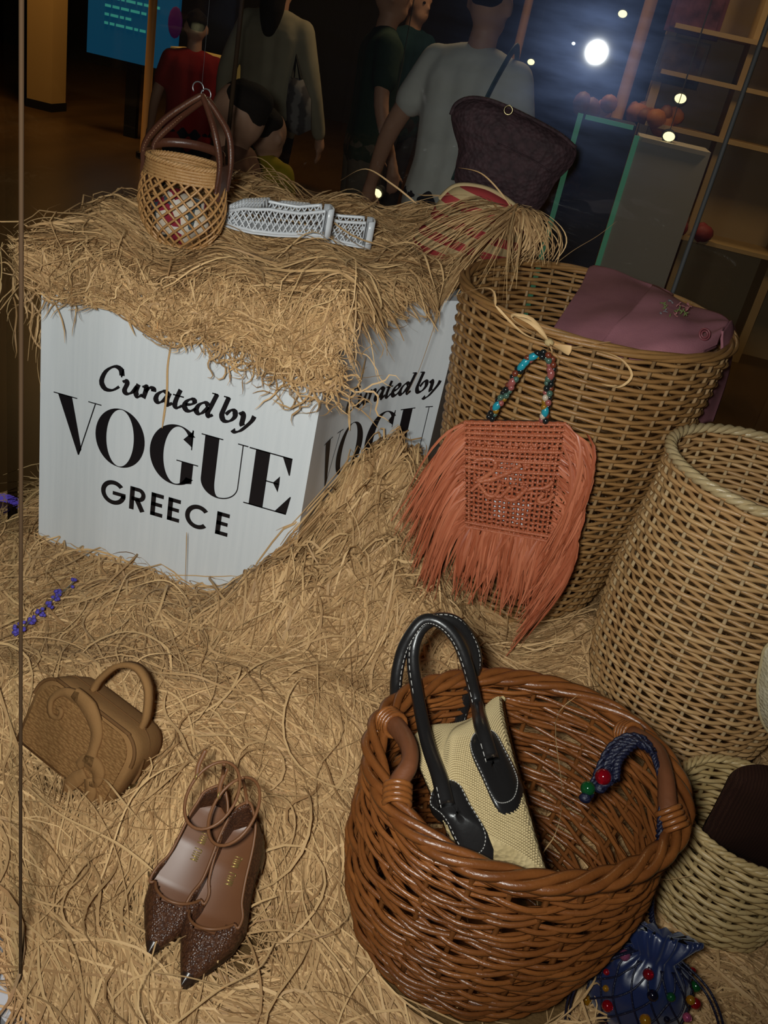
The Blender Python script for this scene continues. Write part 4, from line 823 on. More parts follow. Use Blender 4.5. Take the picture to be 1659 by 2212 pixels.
for dx in (-1, 1):
    P = smooth_path([pc+np.array([dx*.022, -.005, .128]), pc+np.array([dx*.060, -.03, .12]), pc+np.array([dx*.088, -.05, .08]), pc+np.array([dx*.082, -.06, .03])], 24)
    for q in (0, .005): mobj('drawstring', *tube(P+np.array([q, q, 0]), .0016, 5), M_cd, po)
def braid(path, r, n=60, parent=po):
    P = smooth_path(path, n); T_, N_, B_ = frames(P); tt = np.arange(len(P))*.9; mb = MB()
    for j in range(3): w = tt+j*2*PI/3; mb.add(*tube(P+r*(np.cos(w)[:, None]*N_+np.sin(w)[:, None]*B_), r*.75, 5))
    return mb.build('cord', M_cd, parent)
hz = lambda x, y, z: atz(x, y, z)
braid([pc+np.array([.006, .01, .135]), at(1408, 1985, .815), at(1410, 1900, .80), hz(1424, 1800, .33), hz(1430, 1700, .352), hz(1412, 1630, .365)], .0024, 110)
knot = [[(1412, 1628, .362), (1390, 1598, .368), (1355, 1592, .366), (1322, 1612, .36), (1300, 1650, .35), (1284, 1690, .335), (1270, 1725, .325)], [(1410, 1622, .366), (1375, 1606, .37), (1345, 1612, .366), (1328, 1640, .358), (1320, 1680, .343), (1298, 1705, .333)],
        [(1400, 1612, .368), (1360, 1600, .37), (1330, 1625, .36), (1310, 1660, .35), (1325, 1690, .343)], [(1345, 1600, .368), (1318, 1640, .355), (1312, 1690, .34)], [(1380, 1600, .372), (1338, 1640, .362), (1330, 1685, .345)]]
for k_ in knot: braid([hz(x, y, z) for x, y, z in k_], .0032, 30)
for x, y, z, m_, r in ((1303, 1678, .345, 'red', .0095), (1270, 1703, .332, 'green', .0085)): mobj('bead', *ball(hz(x, y, z), r, 14, 10), gb[m_], po)
mobj('knot', *ball(hz(1264, 1724, .325), (.0075, .006, .006), 8, 6), M_cd, po); mobj('knot', *ball(hz(1296, 1703, .333), (.0075, .006, .006), 8, 6), M_cd, po)

# ------------------------------------------------------------------ brown suede handbag on the left
M_sue = mat('suede', (.300, .155, .058), .9, .15, (.255, .13, .047), 22, .25, 300); M_suw = mat('woven_suede', (.30, .155, .056), .85, .15, (.235, .115, .04), 150, .8, 150, kind='voronoi', stretch=(1, 1, 2.2)); M_sud = mat('suede_edge', (.16, .075, .026), .8, .2)
su = thing('suede_handbag', tuple(atz(170, 1690, .04)), 'tan suede handbag with curling applique sunk in raffia at the left', 'bag')
FO = atz(132, 1672, .045)         # bottom centre of the front
def axis(dx, dy, dz): v = np.array([dx, dy, dz]); return v/np.linalg.norm(v)
rzz, leanb, rll = math.radians(-15), math.radians(22), math.radians(-7)
Rm = np.array(Matrix.Rotation(rzz, 3, 'Z')@Matrix.Rotation(-leanb, 3, 'X')@Matrix.Rotation(-rll, 3, 'Y'))
sU, sN, sV = Rm[:, 0], Rm[:, 1], Rm[:, 2]      # right, depth, up
sp = lambda u, v, d=0: FO+sU*u+sV*v+sN*d
BW, BH, BD = .180, .120, .088
fo = [(-BW/2, 0), (BW/2, 0), (BW/2+.002, BH*.62)]+[(BW/2-.03+.032*math.cos(t), BH*.66+.034*math.sin(t)) for t in np.linspace(.1, PI/2, 7)]+[(-BW/2+.03-.032*math.sin(t), BH*.66+.034*math.cos(t)) for t in np.linspace(0, PI/2-.1, 7)]+[(-BW/2-.002, BH*.62)]
n = len(fo); V = []; rows = [(-.004, .965), (-.0, 1.0), (.02, 1.0), (.045, .97), (.07, .93), (BD, .86), (BD+.004, .82)]
for d, k in rows:
    for u, v in fo: V.append(sp(u*k, v*k if v > .01 else v, d))
F = [tuple(range(n))]+[q for q in grid_faces(len(rows), n, False, True)]+[tuple((len(rows)-1)*n+i for i in range(n))[::-1]]
mobj('body', V, F, M_sue, su)
fr = [sp(u*.90, .006+v*.90, -.005) for u, v in fo]; fr2 = [p-sN*.002 for p in fr]; mobj('woven_panel', np.array(fr2+fr), [tuple(range(n)), tuple(range(n, 2*n))[::-1]]+[(i, n+i, n+(i+1) % n, (i+1) % n) for i in range(n)], M_suw, su, smooth=False)
mobj('piping', *tube(smooth_path([sp(u, v, -.002) for u, v in fo[2:]], 60), .0026, 6), M_sud, su); mobj('piping', *tube(smooth_path([sp(u*.9, v*.9, BD*.8) for u, v in fo[2:]], 60), .0022, 6), M_sud, su)
mobj('zip', *tube(smooth_path([sp(u*.965, v*.965+.002, BD*.42) for u, v in fo[3:-2]], 60), .0022, 6, flat=.5), M_sud, su)
mobj('zip_puller', *tube([sp(BW/2+.001, BH*.66, BD*.30), sp(BW/2+.006, BH*.5, BD*.26), sp(BW/2+.006, BH*.36, BD*.22)], .0022, 6), M_sud, su); mobj('metal_bar', *tube([sp(BW/2+.008, BH*.36, BD*.12), sp(BW/2+.008, BH*.36, BD*.34)], .0022, 8), MATS['brass'], su)
def app(name, pts, w, t=.005, nn=40):
    P = smooth_path([sp(u, v, -.009) for u, v in pts], nn); ww = np.interp(np.linspace(0, 1, len(P)), np.linspace(0, 1, len(w)), w); T_ = np.gradient(P, axis=0); T_ /= np.linalg.norm(T_, axis=1)[:, None]; sd = np.cross(T_, sN)
    V = np.stack([P-sd*ww[:, None], P-sd*ww[:, None]*.9-sN*t*.6, P+sd*ww[:, None]*.9-sN*t*.6, P+sd*ww[:, None], P+sd*ww[:, None]+sN*.004, P-sd*ww[:, None]+sN*.004], 1).reshape(-1, 3)
    mobj(name, V, grid_faces(len(P), 6, False, True)+[tuple(range(6)), tuple((len(P)-1)*6+i for i in range(6))[::-1]], M_sue, su)
app('applique', [(-.030, .118), (.000, .112), (.026, .092), (.034, .066), (.036, .045)], [.008, .012, .009, .007, .010])
app('applique', [(-.020, .115), (-.046, .108), (-.058, .088), (-.050, .070), (-.036, .072), (-.036, .083), (-.044, .084)], [.010, .006, .004, .0035, .003, .003, .002])
app('applique', [(.024, .034), (.030, .046), (.044, .050), (.056, .044), (.060, .030), (.052, .024)], [.006, .009, .011, .010, .006, .003])
app('applique', [(.038, .030), (.030, .016), (.024, .002), (.020, -.010)], [.008, .011, .010, .004]); app('applique', [(.046, .028), (.058, .014), (.060, .0), (.056, -.008)], [.006, .009, .007, .003])
P = smooth_path([sp(-.030, .112, .036), sp(-.026, .134, .034), sp(-.010, .166, .034), sp(.018, .180, .034), (sp(.046, .166, .034)), sp(.062, .130, .036), sp(.062, .104, .040)], 44)
T_ = np.gradient(P, axis=0); T_ /= np.linalg.norm(T_, axis=1)[:, None]; sd = np.cross(T_, sN); V = np.stack([P-sN*.008-sd*.0035, P+sN*.008-sd*.0035, P+sN*.008+sd*.0035, P-sN*.008+sd*.0035], 1).reshape(-1, 3)
mobj('handle', V, grid_faces(len(P), 4, False, True)+[(0, 1, 2, 3), tuple((len(P)-1)*4+i for i in (3, 2, 1, 0))], M_sue, su)

# ------------------------------------------------------------------ brown woven slingback shoes
M_shoe = mat('woven_brown', (.095, .036, .016), .35, .5, (.055, .020, .010), 260, .6, 420, kind='voronoi'); M_ins = mat('insole', (.17, .066, .025), .42, .5, (.14, .052, .02), 20); M_bind = mat('binding', (.19, .078, .031), .45, .4); M_toe = mat('toe_cap', (.030, .016, .011), .3, .5)
M_gold = mat('gold_print', (.48, .34, .11), .35, .5, metal=.6)
def shoe(toe, heel, roll_, zb, label):
    toe, heel = np.array(toe), np.array(heel); ax = heel-toe; L_ = np.linalg.norm(ax); ax = ax/L_; up0 = np.array([0, 0, 1.0]); up0 = up0-ax*(up0@ax); up0 /= np.linalg.norm(up0); sd0 = np.cross(up0, ax)
    cr_, sr_ = math.cos(roll_), math.sin(roll_); up_, sd = up0*cr_+sd0*sr_, sd0*cr_-up0*sr_
    o = thing('slingback_shoe', tuple(toe*.5+heel*.5), label, 'shoe', 'pair of brown woven shoes')
    Wt = lambda t: np.interp(t, [0, .05, .15, .3, .42, .6, .8, .93, 1], [.0015, .0075, .019, .034, .0385, .031, .028, .022, .004])
    Zs = lambda t: np.interp(t, [0, .3, .45, .7, 1], [.006, .004, .010, .036, .052])          # sole height: a heel lifts the back
    Ht = lambda t: np.interp(t, [0, .05, .18, .34, .5, .7, .9, 1], [.007, .011, .021, .036, .036, .034, .046, .050])
    q = lambda t, y, z: toe+ax*(t*L_)+sd*y+up_*z
    ts = np.linspace(0, 1, 46); n = 46
    # sole
    out = [q(t, -Wt(t)*.98, Zs(t)) for t in ts]+[q(t, Wt(t)*.98, Zs(t)) for t in ts[::-1]]; m_ = len(out)
    mobj('sole', np.array(out+[p-up_*.005 for p in out]), [f_ for i in range(n-1) for f_ in ((i, m_-1-i, m_-2-i, i+1), (m_+i, m_+i+1, 2*m_-2-i, 2*m_-1-i))]+[(i, m_+i, m_+(i+1) % m_, (i+1) % m_) for i in range(m_)], M_toe, o, smooth=False)
    ins_ = [(t, Wt(t)*.93) for t in np.linspace(.22, .99, 34)]; V = []
    for t, w in ins_: 
        for k in np.linspace(-1, 1, 7): V.append(q(t, w*k, Zs(t)+.004+.004*k*k))
    mobj('insole', V, grid_faces(len(ins_), 7), M_ins, o)
    V = []; tv = np.linspace(.0, .40, 22); na = 15
    op = lambda t: max(0., (t-.27)/.13)             # the throat opens towards the ankle
    for t in tv:
        for k in range(na):
            s = -1+2*k/(na-1); y = math.sin(s*PI/2); zt = math.cos(s*PI/2)**.75
            V.append(q(t, Wt(t)*y*1.03, Zs(t)+Ht(t)*zt))
    F = [f_ for f_ in grid_faces(len(tv), na)]
    def open_at(i, j): s = -1+2*(j+.5)/(na-1); t = tv[i]; return t > .27 and abs(s) < .62*math.sqrt(op(t))
    F = [f_ for idx, f_ in enumerate(F) if not open_at(idx//(na-1), idx % (na-1))]
    u_ = mobj('vamp', V, F, M_shoe, o); md = u_.modifiers.new('s', 'SOLIDIFY'); md.thickness = .002
    V = [q(t, Wt(t)*math.sin(s*PI/2)*1.05, Zs(t)+Ht(t)*1.05*math.cos(s*PI/2)**.75+.0006) for t in np.linspace(0, .065, 5) for s in np.linspace(-1, 1, 9)]
    mobj('toe_cap', V, grid_faces(5, 9), M_toe, o)
    V = []; tw = np.linspace(.38, .995, 30)
    loop = [(t, -1) for t in tw]+[(t, 1) for t in tw[::-1]]
    top = lambda t: Ht(t)*np.interp(t, [.38, .46, .6, .8, 1], [.62, .66, .72, .86, 1])
    for t, s in loop:
        for k in np.linspace(0, 1, 6): V.append(q(t, s*(Wt(t)*1.03-.006*k*(1 if t > .5 else .4)), Zs(t)+top(t)*k))
    w_ = mobj('side_wall', V, grid_faces(60, 6), M_shoe, o); md = w_.modifiers.new('s', 'SOLIDIFY'); md.thickness = .002
    bl = [q(t, s*(Wt(t)*1.03-.006*(1 if t > .5 else .4)), Zs(t)+top(t)) for t, s in loop]; thr = [q(.40-.12*(1-(y/.62)**2), Wt(.36)*math.sin(y*PI/2)*1.02, Zs(.34)+Ht(.34)*math.cos(y*PI/2)**.75+.001) for y in np.linspace(.6, -.6, 11)]
    mobj('binding', *tube(smooth_path(bl[::3]+[bl[-1]]+thr, 150, True), .0019, 6, True), M_bind, o)
    hq = [q(t, y, 0) for t, y in ((.86, -.018), (.99, -.012), (.99, .012), (.86, .018))]; hb_ = [q(t, y, Zs(.9)) for t, y in ((.84, -.02), (.995, -.014), (.995, .014), (.84, .02))]
    mobj('heel', np.array(hq+hb_), [(0, 1, 2, 3)[::-1], (4, 5, 6, 7), (0, 1, 5, 4), (1, 2, 6, 5), (2, 3, 7, 6), (3, 0, 4, 7)], M_shoe, o, smooth=False)
    c_ = q(.83, .0, Zs(.85)+.078); a_ = np.linspace(0, 2*PI, 33)[:-1]
    st_ = np.array([c_+ax*(.040*math.cos(t))+sd*(.030*math.sin(t))+up_*(.014*math.cos(t)-.006*math.sin(t)) for t in a_]); s_ = mobj('ankle_strap', *tube(st_, .0021, 6, True), M_bind, o)
    mobj('strap_loop', *tube([q(.985, 0, Zs(1)+.05), q(.99, 0, Zs(1)+.075), q(.985, .0, Zs(1)+.094)], .0024, 6), M_bind, o)
    e = st_[6]; mobj('strap_end', *tube(smooth_path([e, e+ax*.012+sd*.004+up_*.006, e+ax*.030+sd*.004+up_*.014], 8), .0034, 6, flat=.5), M_bind, o); mobj('buckle', *tube(e+.0042*np.array([ax*math.cos(t)+up_*math.sin(t) for t in np.arange(10)*2*PI/10]), .0009, 5, True), M_gold, o)
    mb = MB()
    def gl(x0, segs):
        for (a1, b1), (a2, b2) in segs:
            z_ = lambda t: Zs(t)+.0062
            t1, t2 = .62+(x0+a1)/L_, .62+(x0+a2)/L_; mb.add(*tube([q(t1, -.005+b1, z_(t1)), q(t2, -.005+b2, z_(t2))], .0007, 4))
    x0 = 0
    for ch_ in 'MIU MIU':      # gilt words on the insole, running along the shoe
        w, h_ = .0042, .0095
        if ch_ == 'M': gl(x0, [((0, 0), (0, h_)), ((0, h_), (w/2, 0)), ((w/2, 0), (w, h_)), ((w, h_), (w, 0))]); x0 += w+.0022
        elif ch_ == 'I': gl(x0, [((0, 0), (0, h_))]); x0 += .0022
        elif ch_ == 'U': gl(x0, [((0, h_), (0, 0)), ((0, 0), (w*.8, 0)), ((w*.8, 0), (w*.8, h_))]); x0 += w+.0018
        else: x0 += .004
    tag(mb.build('gilt_lettering', M_gold, o), kind='stuff')
    return o
sh_z = .046
tl, hl = atz(330, 2074, sh_z), atz(484, 1796, sh_z+.03); tr_, hr = atz(386, 2138, sh_z+.004), atz(538, 1838, sh_z+.03)
shoe(tl-np.array([.006, 0, 0]), hl-np.array([.012, 0, 0]), -.05, sh_z, 'left brown woven pointed shoe, its shiny insole facing up'); shoe(tr_+np.array([.006, 0, 0]), hr+np.array([.012, 0, 0]), .20, sh_z, 'right brown woven pointed shoe, nearer the willow basket')

# ------------------------------------------------------------------ violet dots added in place of purple reflections, left
M_vi = mat('violet_dot', (.13, .10, .52), .6, .3, (.08, .06, .40), 200)
vs = thing('reflection_dots', tuple(atz(85, 1322, .07)), 'string of violet blue dots added for purple reflections at the left', 'reflection')
vp = [atz(x, y, .092) for x, y in ((35, 1366), (48, 1358), (68, 1338), (88, 1320), (105, 1303), (122, 1288), (134, 1280), (160, 1256))]; mobj('thin_rod', *tube(smooth_path(vp, 20), .0011, 5), mat('dot_line_grey', (.16, .15, .12), .7), vs)
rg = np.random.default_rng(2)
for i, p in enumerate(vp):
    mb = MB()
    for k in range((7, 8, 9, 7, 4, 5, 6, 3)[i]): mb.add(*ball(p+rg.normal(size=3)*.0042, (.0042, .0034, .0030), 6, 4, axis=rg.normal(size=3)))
    mb.build('dot_cluster', M_vi, vs)
# ------------------------------------------------------------------ raffia
def lay(n, xy, theta, Hf, Lr, wr, lift, layer, curl, seed, S=8, outside=None):
    """n flat strands resting on the height field Hf; returns verts, quads (n*S,4), tint"""
    rg = np.random.default_rng(seed); L = rg.uniform(*Lr, n); w = rg.uniform(*wr, n); ds = (L/S)[:, None]
    k = rg.normal(size=n)*curl; ph = rg.uniform(0, 6.3, n); fr = rg.uniform(.6, 2.0, n); t = np.linspace(0, 1, S+1)
    th = theta[:, None]+k[:, None]*(t-.5)+.35*rg.normal(size=n)[:, None]*np.sin(2*PI*fr[:, None]*t+ph[:, None])
    dx = np.cos(th)*ds; dy = np.sin(th)*ds; X = np.cumsum(dx, 1); Y = np.cumsum(dy, 1); X = xy[:, :1]+X-X[:, S//2:S//2+1]; Y = xy[:, 1:2]+Y-Y[:, S//2:S//2+1]
    lf = lift*rg.random(n)**3; base = layer[0]+(layer[1]-layer[0])*rg.random(n)**1.5
    Z = Hf(X, Y)+base[:, None]+lf[:, None]*np.sin(PI*np.clip(t*rg.uniform(.7, 1.3, n)[:, None]+rg.uniform(-.15, .15, n)[:, None], 0, 1))[...]+.0018*np.sin(9*t+ph[:, None])
    if outside is not None: X, Y, Z = outside(X, Y, Z, rg)
    ro = rg.normal(size=n)[:, None]*.55+rg.normal(size=n)[:, None]*.8*(t-.5)
    nx, ny = -np.sin(th), np.cos(th); W = w[:, None]*np.interp(t, [0, .12, .85, 1], [.45, 1, 1, .2])/2
    off = np.stack([nx*np.cos(ro)*W, ny*np.cos(ro)*W, np.sin(ro)*W], -1); P = np.stack([X, Y, Z], -1)
    V = np.stack([P-off, P+off], 2).reshape(-1, 3)
    b = (np.arange(n)*(S+1)*2)[:, None]+(np.arange(S)*2)[None]; F = np.stack([b, b+1, b+3, b+2], -1).reshape(-1, 4)
    T = np.repeat(np.clip(rg.normal(.5, .27, n), 0, 1), (S+1)*2)
    return V, F, T
def fast(name, parts, m, base=None, base_m=None):
    """one mesh of many strands (+ an optional solid core), written in bulk"""
    V = [p[0] for p in parts]; F = [p[1] for p in parts]; T = [p[2] for p in parts]; o = 0; FF = []
    for v, f in zip(V, F): FF.append(f+o); o += len(v)
    nb = 0
    if base is not None: FF.append(np.array(base[1])+o); V.append(base[0]); T.append(np.zeros(len(base[0]))); nb = len(base[1])
    V = np.vstack(V).astype(np.float32); F = np.vstack(FF).astype(np.int32); T = np.concatenate(T).astype(np.float32)
    me = bpy.data.meshes.new(name); me.vertices.add(len(V)); me.vertices.foreach_set('co', V.ravel()); me.loops.add(F.size); me.loops.foreach_set('vertex_index', F.ravel())
    me.polygons.add(len(F)); me.polygons.foreach_set('loop_start', np.arange(len(F), dtype=np.int32)*4); me.polygons.foreach_set('loop_total', np.full(len(F), 4, np.int32))
    me.materials.append(m)
    if base_m: me.materials.append(base_m); mi = np.zeros(len(F), np.int32); mi[len(F)-nb:] = 1; me.polygons.foreach_set('material_index', mi)
    me.update(); a = me.attributes.new('tint', 'FLOAT', 'POINT'); a.data.foreach_set('value', T); me.validate()
    return link(bpy.data.objects.new(name, me))
M_core = mat('raffia_core', (.22, .12, .042), .8, .2, (.14, .075, .025), 120, 1.0, 260, kind='noise', stretch=(1, 6, 1))  # core darkened to stand for shade in the gaps between strands
# which way the strands run, sampled from the heap: pixel, image angle (degrees, clockwise from right), spread
FLOW = [(60, 1450, 70, .6), (60, 1800, 60, .4), (40, 2100, 50, .3), (120, 2000, 70, .35), (250, 1900, 95, .3), (240, 2150, 85, .3), (300, 1750, 110, .2), (330, 1650, 140, .2), (400, 1610, 185, .2), (450, 1640, 40, .2), (480, 1690, 75, .3),
        (420, 1900, 100, .3), (600, 2060, 120, .3), (700, 1950, 85, .25), (680, 1750, 60, .4), (560, 1650, 20, .6), (650, 1450, -10, .5), (500, 1500, 10, .7), (300, 1480, 60, .6), (350, 1380, 60, .4), (230, 1330, -25, .6), (420, 1300, 40, .5),
        (520, 1370, -40, .4), (620, 1320, -35, .2), (700, 1270, -25, .16), (800, 1240, -5, .14), (900, 1260, 15, .16), (760, 1330, -20, .2), (900, 1340, 5, .2), (800, 1420, -30, .3), (700, 1390, -25, .25), (1000, 1400, 12, .25), (1150, 1430, 15, .2), (1280, 1490, 40, .2), (1250, 1350, -60, .4),
        (800, 1120, 60, .9), (860, 1010, -40, .8), (720, 1160, -20, .8), (720, 1600, 70, .4), (740, 1900, 100, .25), (780, 2100, 60, .35), (600, 2170, 10, .4), (1290, 2000, -60, .5), (1600, 2120, 30, .8), (1300, 2150, 10, .8), (1640, 1600, 20, .8)]
fx = np.array([atz(x, y, .04)[:2] for x, y, a, s in FLOW]); fd = []
for (x, y, a, s) in FLOW: r_ = math.radians(a); p0, p1 = atz(x, y, .04), atz(x+6*math.cos(r_), y+6*math.sin(r_), .04); fd.append(math.atan2(p1[1]-p0[1], p1[0]-p0[0]))
fd = np.array(fd); fs = np.array([s for *_, s in FLOW])
def flow(xy, rg):
    d2 = ((xy[:, None]-fx[None])**2).sum(-1)+.0008; w = 1/d2**1.6; w /= w.sum(1, keepdims=True)
    th = .5*np.arctan2((w*np.sin(2*fd)).sum(1), (w*np.cos(2*fd)).sum(1)); sp_ = (w*fs).sum(1)
    return th+rg.normal(size=len(xy))*sp_+PI*(rg.random(len(xy)) < .5)
def inside(poly, xy, grow=0):
    poly = np.array(poly); c = poly.mean(0); poly = c+(poly-c)*(1+grow); x, y = xy[:, 0], xy[:, 1]; r = np.zeros(len(xy), bool); j = len(poly)-1
    for i in range(len(poly)):
        xi, yi = poly[i]; xj, yj = poly[j]
        with np.errstate(divide='ignore', invalid='ignore'): r ^= ((yi > y) != (yj > y)) & (x < (xj-xi)*(y-yi)/(yj-yi)+xi)
        j = i
    return r
def scatter(n, x0, x1, y0, y1, ok, rg):
    out = []; m = 0
    while m < n: p = np.c_[rg.uniform(x0, x1, n*2), rg.uniform(y0, y1, n*2)]; p = p[ok(p)]; out.append(p); m += len(p)
    return np.vstack(out)[:n]
rg = np.random.default_rng(21)
in_foot = lambda p: inside(FOOT, p)
circ_ = lambda p, c, r: ((p-np.array(c[:2]))**2).sum(1) < r*r
def ok_floor(p): return inside(BASE, p, -.012) & ~in_foot(p) & ~circ_(p, Bc, .135) & ~circ_(p, Vc, .13) & ~circ_(p, Sc, .08) & ~circ_(p, Tc, .14) & (p[:, 1] < 1.95)
suc = np.array(FO[:2])+np.array([.02, .04])
okA = lambda p: ok_floor(p) & ~circ_(p, suc, .085) & ~circ_(p, (tl*.5+hl*.5), .085) & ~circ_(p, (tr_*.5+hr*.5), .085) & ~circ_(p, pc, .06)
A1 = scatter(40000, -.9, 1.0, .25, 1.95, okA, rg); A2 = scatter(8000, -.9, .35, .5, 1.7, okA, rg)
def keepout(X, Y, Z, rg):
    """strands lie against the plinth instead of passing through it, and stay inside the case"""
    m = (X < PX1+.004) & (Y > PY-.006) & (X > PX0-.02); Y = np.where(m, PY-.006-.004*rg.random(X.shape), Y)
    d = np.hypot(X-AX, Y-AY); m2 = (X > PX1) & (X < AX) & (Y > AY) & (d > AR-.006); s = np.where(m2, (AR-.008)/np.maximum(d, 1e-6), 1); X = AX+(X-AX)*s; Y = AY+(Y-AY)*s
    for c, r in ((Bc, .150), (Vc, .160), (Sc, .094), (Tc, .175)):
        dx, dy = X-c[0], Y-c[1]; d = np.hypot(dx, dy)+1e-9; rr_ = r+.02*np.clip((Z-.03)/.1, 0, 1); k = np.where(d < rr_, rr_/d, 1); X = c[0]+dx*k; Y = c[1]+dy*k
    return X, Y, Z
gx, gy = np.meshgrid(np.linspace(-.87, 1.05, 150), np.linspace(.30, 1.95, 130), indexing='ij'); g = np.c_[gx.ravel(), gy.ravel()]
okc = (inside(BASE, g, -.03) & ~in_foot(g)).reshape(150, 130); bf = [f_ for f_ in grid_faces(150, 130) if all(okc.ravel()[i] for i in f_)]
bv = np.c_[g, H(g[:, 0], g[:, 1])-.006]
parts = [lay(len(A1), A1, flow(A1, rg), H, (.07, .20), (.0013, .0040), .012, (-.004, .011), .6, 1, outside=keepout), lay(len(A2), A2, flow(A2, rg), H, (.18, .36), (.0012, .0034), .024, (.004, .013), .9, 2, S=12, outside=keepout)]
A3 = scatter(1100, -.85, .3, .5, 1.6, okA, rg); parts.append(lay(len(A3), A3, flow(A3, rg)+rg.normal(size=1100)*.6, H, (.14, .34), (.0016, .0042), .05, (.008, .018), 2.6, 3, S=14, outside=keepout))
A4 = scatter(2600, -.32, .06, 1.22, 1.78, okA, rg); parts.append(lay(len(A4), A4, flow(A4, rg)+rg.normal(size=2600)*.7, H, (.06, .17), (.002, .0052), .05, (.0, .02), 1.6, 9, S=10, outside=keepout))
A5 = scatter(1500, -.85, -.33, 1.1, 1.34, okA, rg); parts.append(lay(len(A5), A5, flow(A5, rg)+rg.normal(size=1500)*.6, H, (.08, .22), (.0018, .0045), .035, (.0, .014), 2.2, 10, S=12, outside=keepout))
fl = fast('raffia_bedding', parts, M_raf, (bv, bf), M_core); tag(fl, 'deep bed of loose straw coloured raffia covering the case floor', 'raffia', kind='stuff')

# on top of the plinth, spilling over its front
rg = np.random.default_rng(31)
FT = [(x, y) for x, y in FOOT]
def spill(X, Y, Z, rg):
    """past the front, left or curved edge a strand hangs down the face, clear of it"""
    d = np.maximum(np.maximum(PY-Y, PX0-X), 0); hang = np.clip(d-.012, 0, 1)
    n = X.shape[0]
    dm = np.interp(X, [PX0, -.68, -.55, -.42, -.32], [.010, .016, .034, .046, .056])*rg.random((n, 1))**.7; Zn = Z-dm*(1-np.exp(-hang/.03))-.9*np.clip(d, 0, .035); Y = np.where(Y < PY, PY-.012-.30*np.clip(PY-Y, 0, .12)-.02*rg.random((n, 1)), Y); X = np.where(X < PX0, PX0-.012-.55*(PX0-X), X)
    c = np.hypot(X-AX, Y-AY); m = (X > PX1) & (Y < AY+AR) & (c < AR) & (X < AX); e = np.clip(AR-c, 0, 1)*m; Zn = Zn-np.clip(e-.02, 0, 1)*.7
    c2 = np.hypot(X-Tc[0], Y-Tc[1]); k = np.where((c2 < .285) & (Z > .2) & (Y < 1.9), .285/np.maximum(c2, 1e-6), 1); X = Tc[0]+(X-Tc[0])*k; Y = Tc[1]+(Y-Tc[1])*k; Zn = Zn-.5*np.clip(X-.0, 0, 1)
    return X, Y, Zn
rt = lambda n: rg.normal(0, .55, n)+.12+PI*(rg.random(n) < .5)
noL = lambda p: ~circ_(p, (LX, LY), .045)
B1 = scatter(20000, PX0-.02, -.01, PY-.03, 2.14, lambda p: inside(FT, p, .02) & noL(p) & ~((p[:, 0] > PX1+.03) & (p[:, 1] < 1.6)), rg); B2 = scatter(3600, PX0-.03, PX1+.02, PY-.055, PY+.05, lambda p: noL(p), rg)
B2[:, 0] = PX0-.03+(PX1-PX0+.05)*np.clip(((B2[:, 0]-PX0+.03)/(PX1-PX0+.05)), 0, 1)**.75
B3 = scatter(800, PX1-.02, -.05, PY, 1.85, lambda p: (np.abs(np.hypot(p[:, 0]-AX, p[:, 1]-AY)-AR) < .05), rg)
parts = [lay(len(B1), B1, rt(len(B1)), HT, (.06, .20), (.0013, .0034), .016, (-.03, .007), .9, 5, outside=spill), lay(len(B2), B2, rt(len(B2))+rg.normal(0, .5, len(B2)), HT, (.05, .13), (.0012, .0030), .010, (-.05, -.005), 2.6, 6, S=10, outside=spill),
         lay(len(B3), B3, rg.uniform(0, 6.3, len(B3)), HT, (.05, .15), (.0014, .0036), .02, (-.03, .005), 2.5, 7, S=10, outside=spill)]
B4 = scatter(420, PX0-.02, .05, PY, 2.12, lambda p: inside(FT, p, .02) & noL(p), rg); parts.append(lay(len(B4), B4, rt(len(B4))+rg.normal(0, .5, len(B4)), HT, (.14, .30), (.0018, .0044), .045, (.0, .015), 2.4, 8, S=14, outside=spill))
# curls that hang in front of the face, longer towards the right
def curls(n, x0, x1, zf, Lf, seed, yb=PY, S=16, wr=(.0016, .0036), wild=1.0):
    rg = np.random.default_rng(seed); x = x0+(x1-x0)*rg.random(n)**.7; L = Lf(x)*rg.uniform(.45, 1.1, n); a = rg.normal(0, .75, n)*wild-PI/2; t = np.linspace(0, 1, S+1)
    th = a[:, None]+np.cumsum(rg.normal(0, .34*wild, (n, S+1)), 1)+.9*wild*np.sin(rg.uniform(1, 6, n)[:, None]*t*PI+rg.uniform(0, 6, n)[:, None]); ds = (L*1.5/S)[:, None]
    X = x[:, None]+np.cumsum(np.cos(th)*ds, 1); Z = zf(x)[:, None]+np.cumsum(np.sin(th)*ds, 1); Y = yb-.012-.03*rg.random(n)[:, None]-.022*np.sin(PI*t*rg.uniform(.6, 1.6, n)[:, None])**2*rg.random(n)[:, None]
    w = rg.uniform(*wr, n)[:, None]*np.interp(t, [0, .1, .85, 1], [.6, 1, 1, .2])/2; ro = rg.normal(0, .8, n)[:, None]+rg.normal(0, 1, n)[:, None]*t
    off = np.stack([-np.sin(th)*w*np.cos(ro), np.sin(ro)*w, np.cos(th)*w*np.cos(ro)], -1); P = np.stack([X, Y+0*X, Z], -1); V = np.stack([P-off, P+off], 2).reshape(-1, 3)
    b = (np.arange(n)*(S+1)*2)[:, None]+(np.arange(S)*2)[None]; F = np.stack([b, b+1, b+3, b+2], -1).reshape(-1, 4); return V, F, np.repeat(np.clip(rg.normal(.5, .25, n), 0, 1), (S+1)*2)
parts.append(curls(460, -.70, -.285, lambda x: np.interp(x, [-.8, -.65, -.5, -.3], [.62, .605, .58, .565]), lambda x: np.interp(x, [-.8, -.66, -.5, -.36, -.29], [.02, .04, .07, .095, .105]), 41))
parts.append(curls(46, -.83, -.68, lambda x: x*0+.62, lambda x: x*0+.10, 42, wild=.45)); parts.append(curls(30, -.91, -.79, lambda x: x*0+.60, lambda x: x*0+.17, 43, wild=.35, yb=PY+.06))
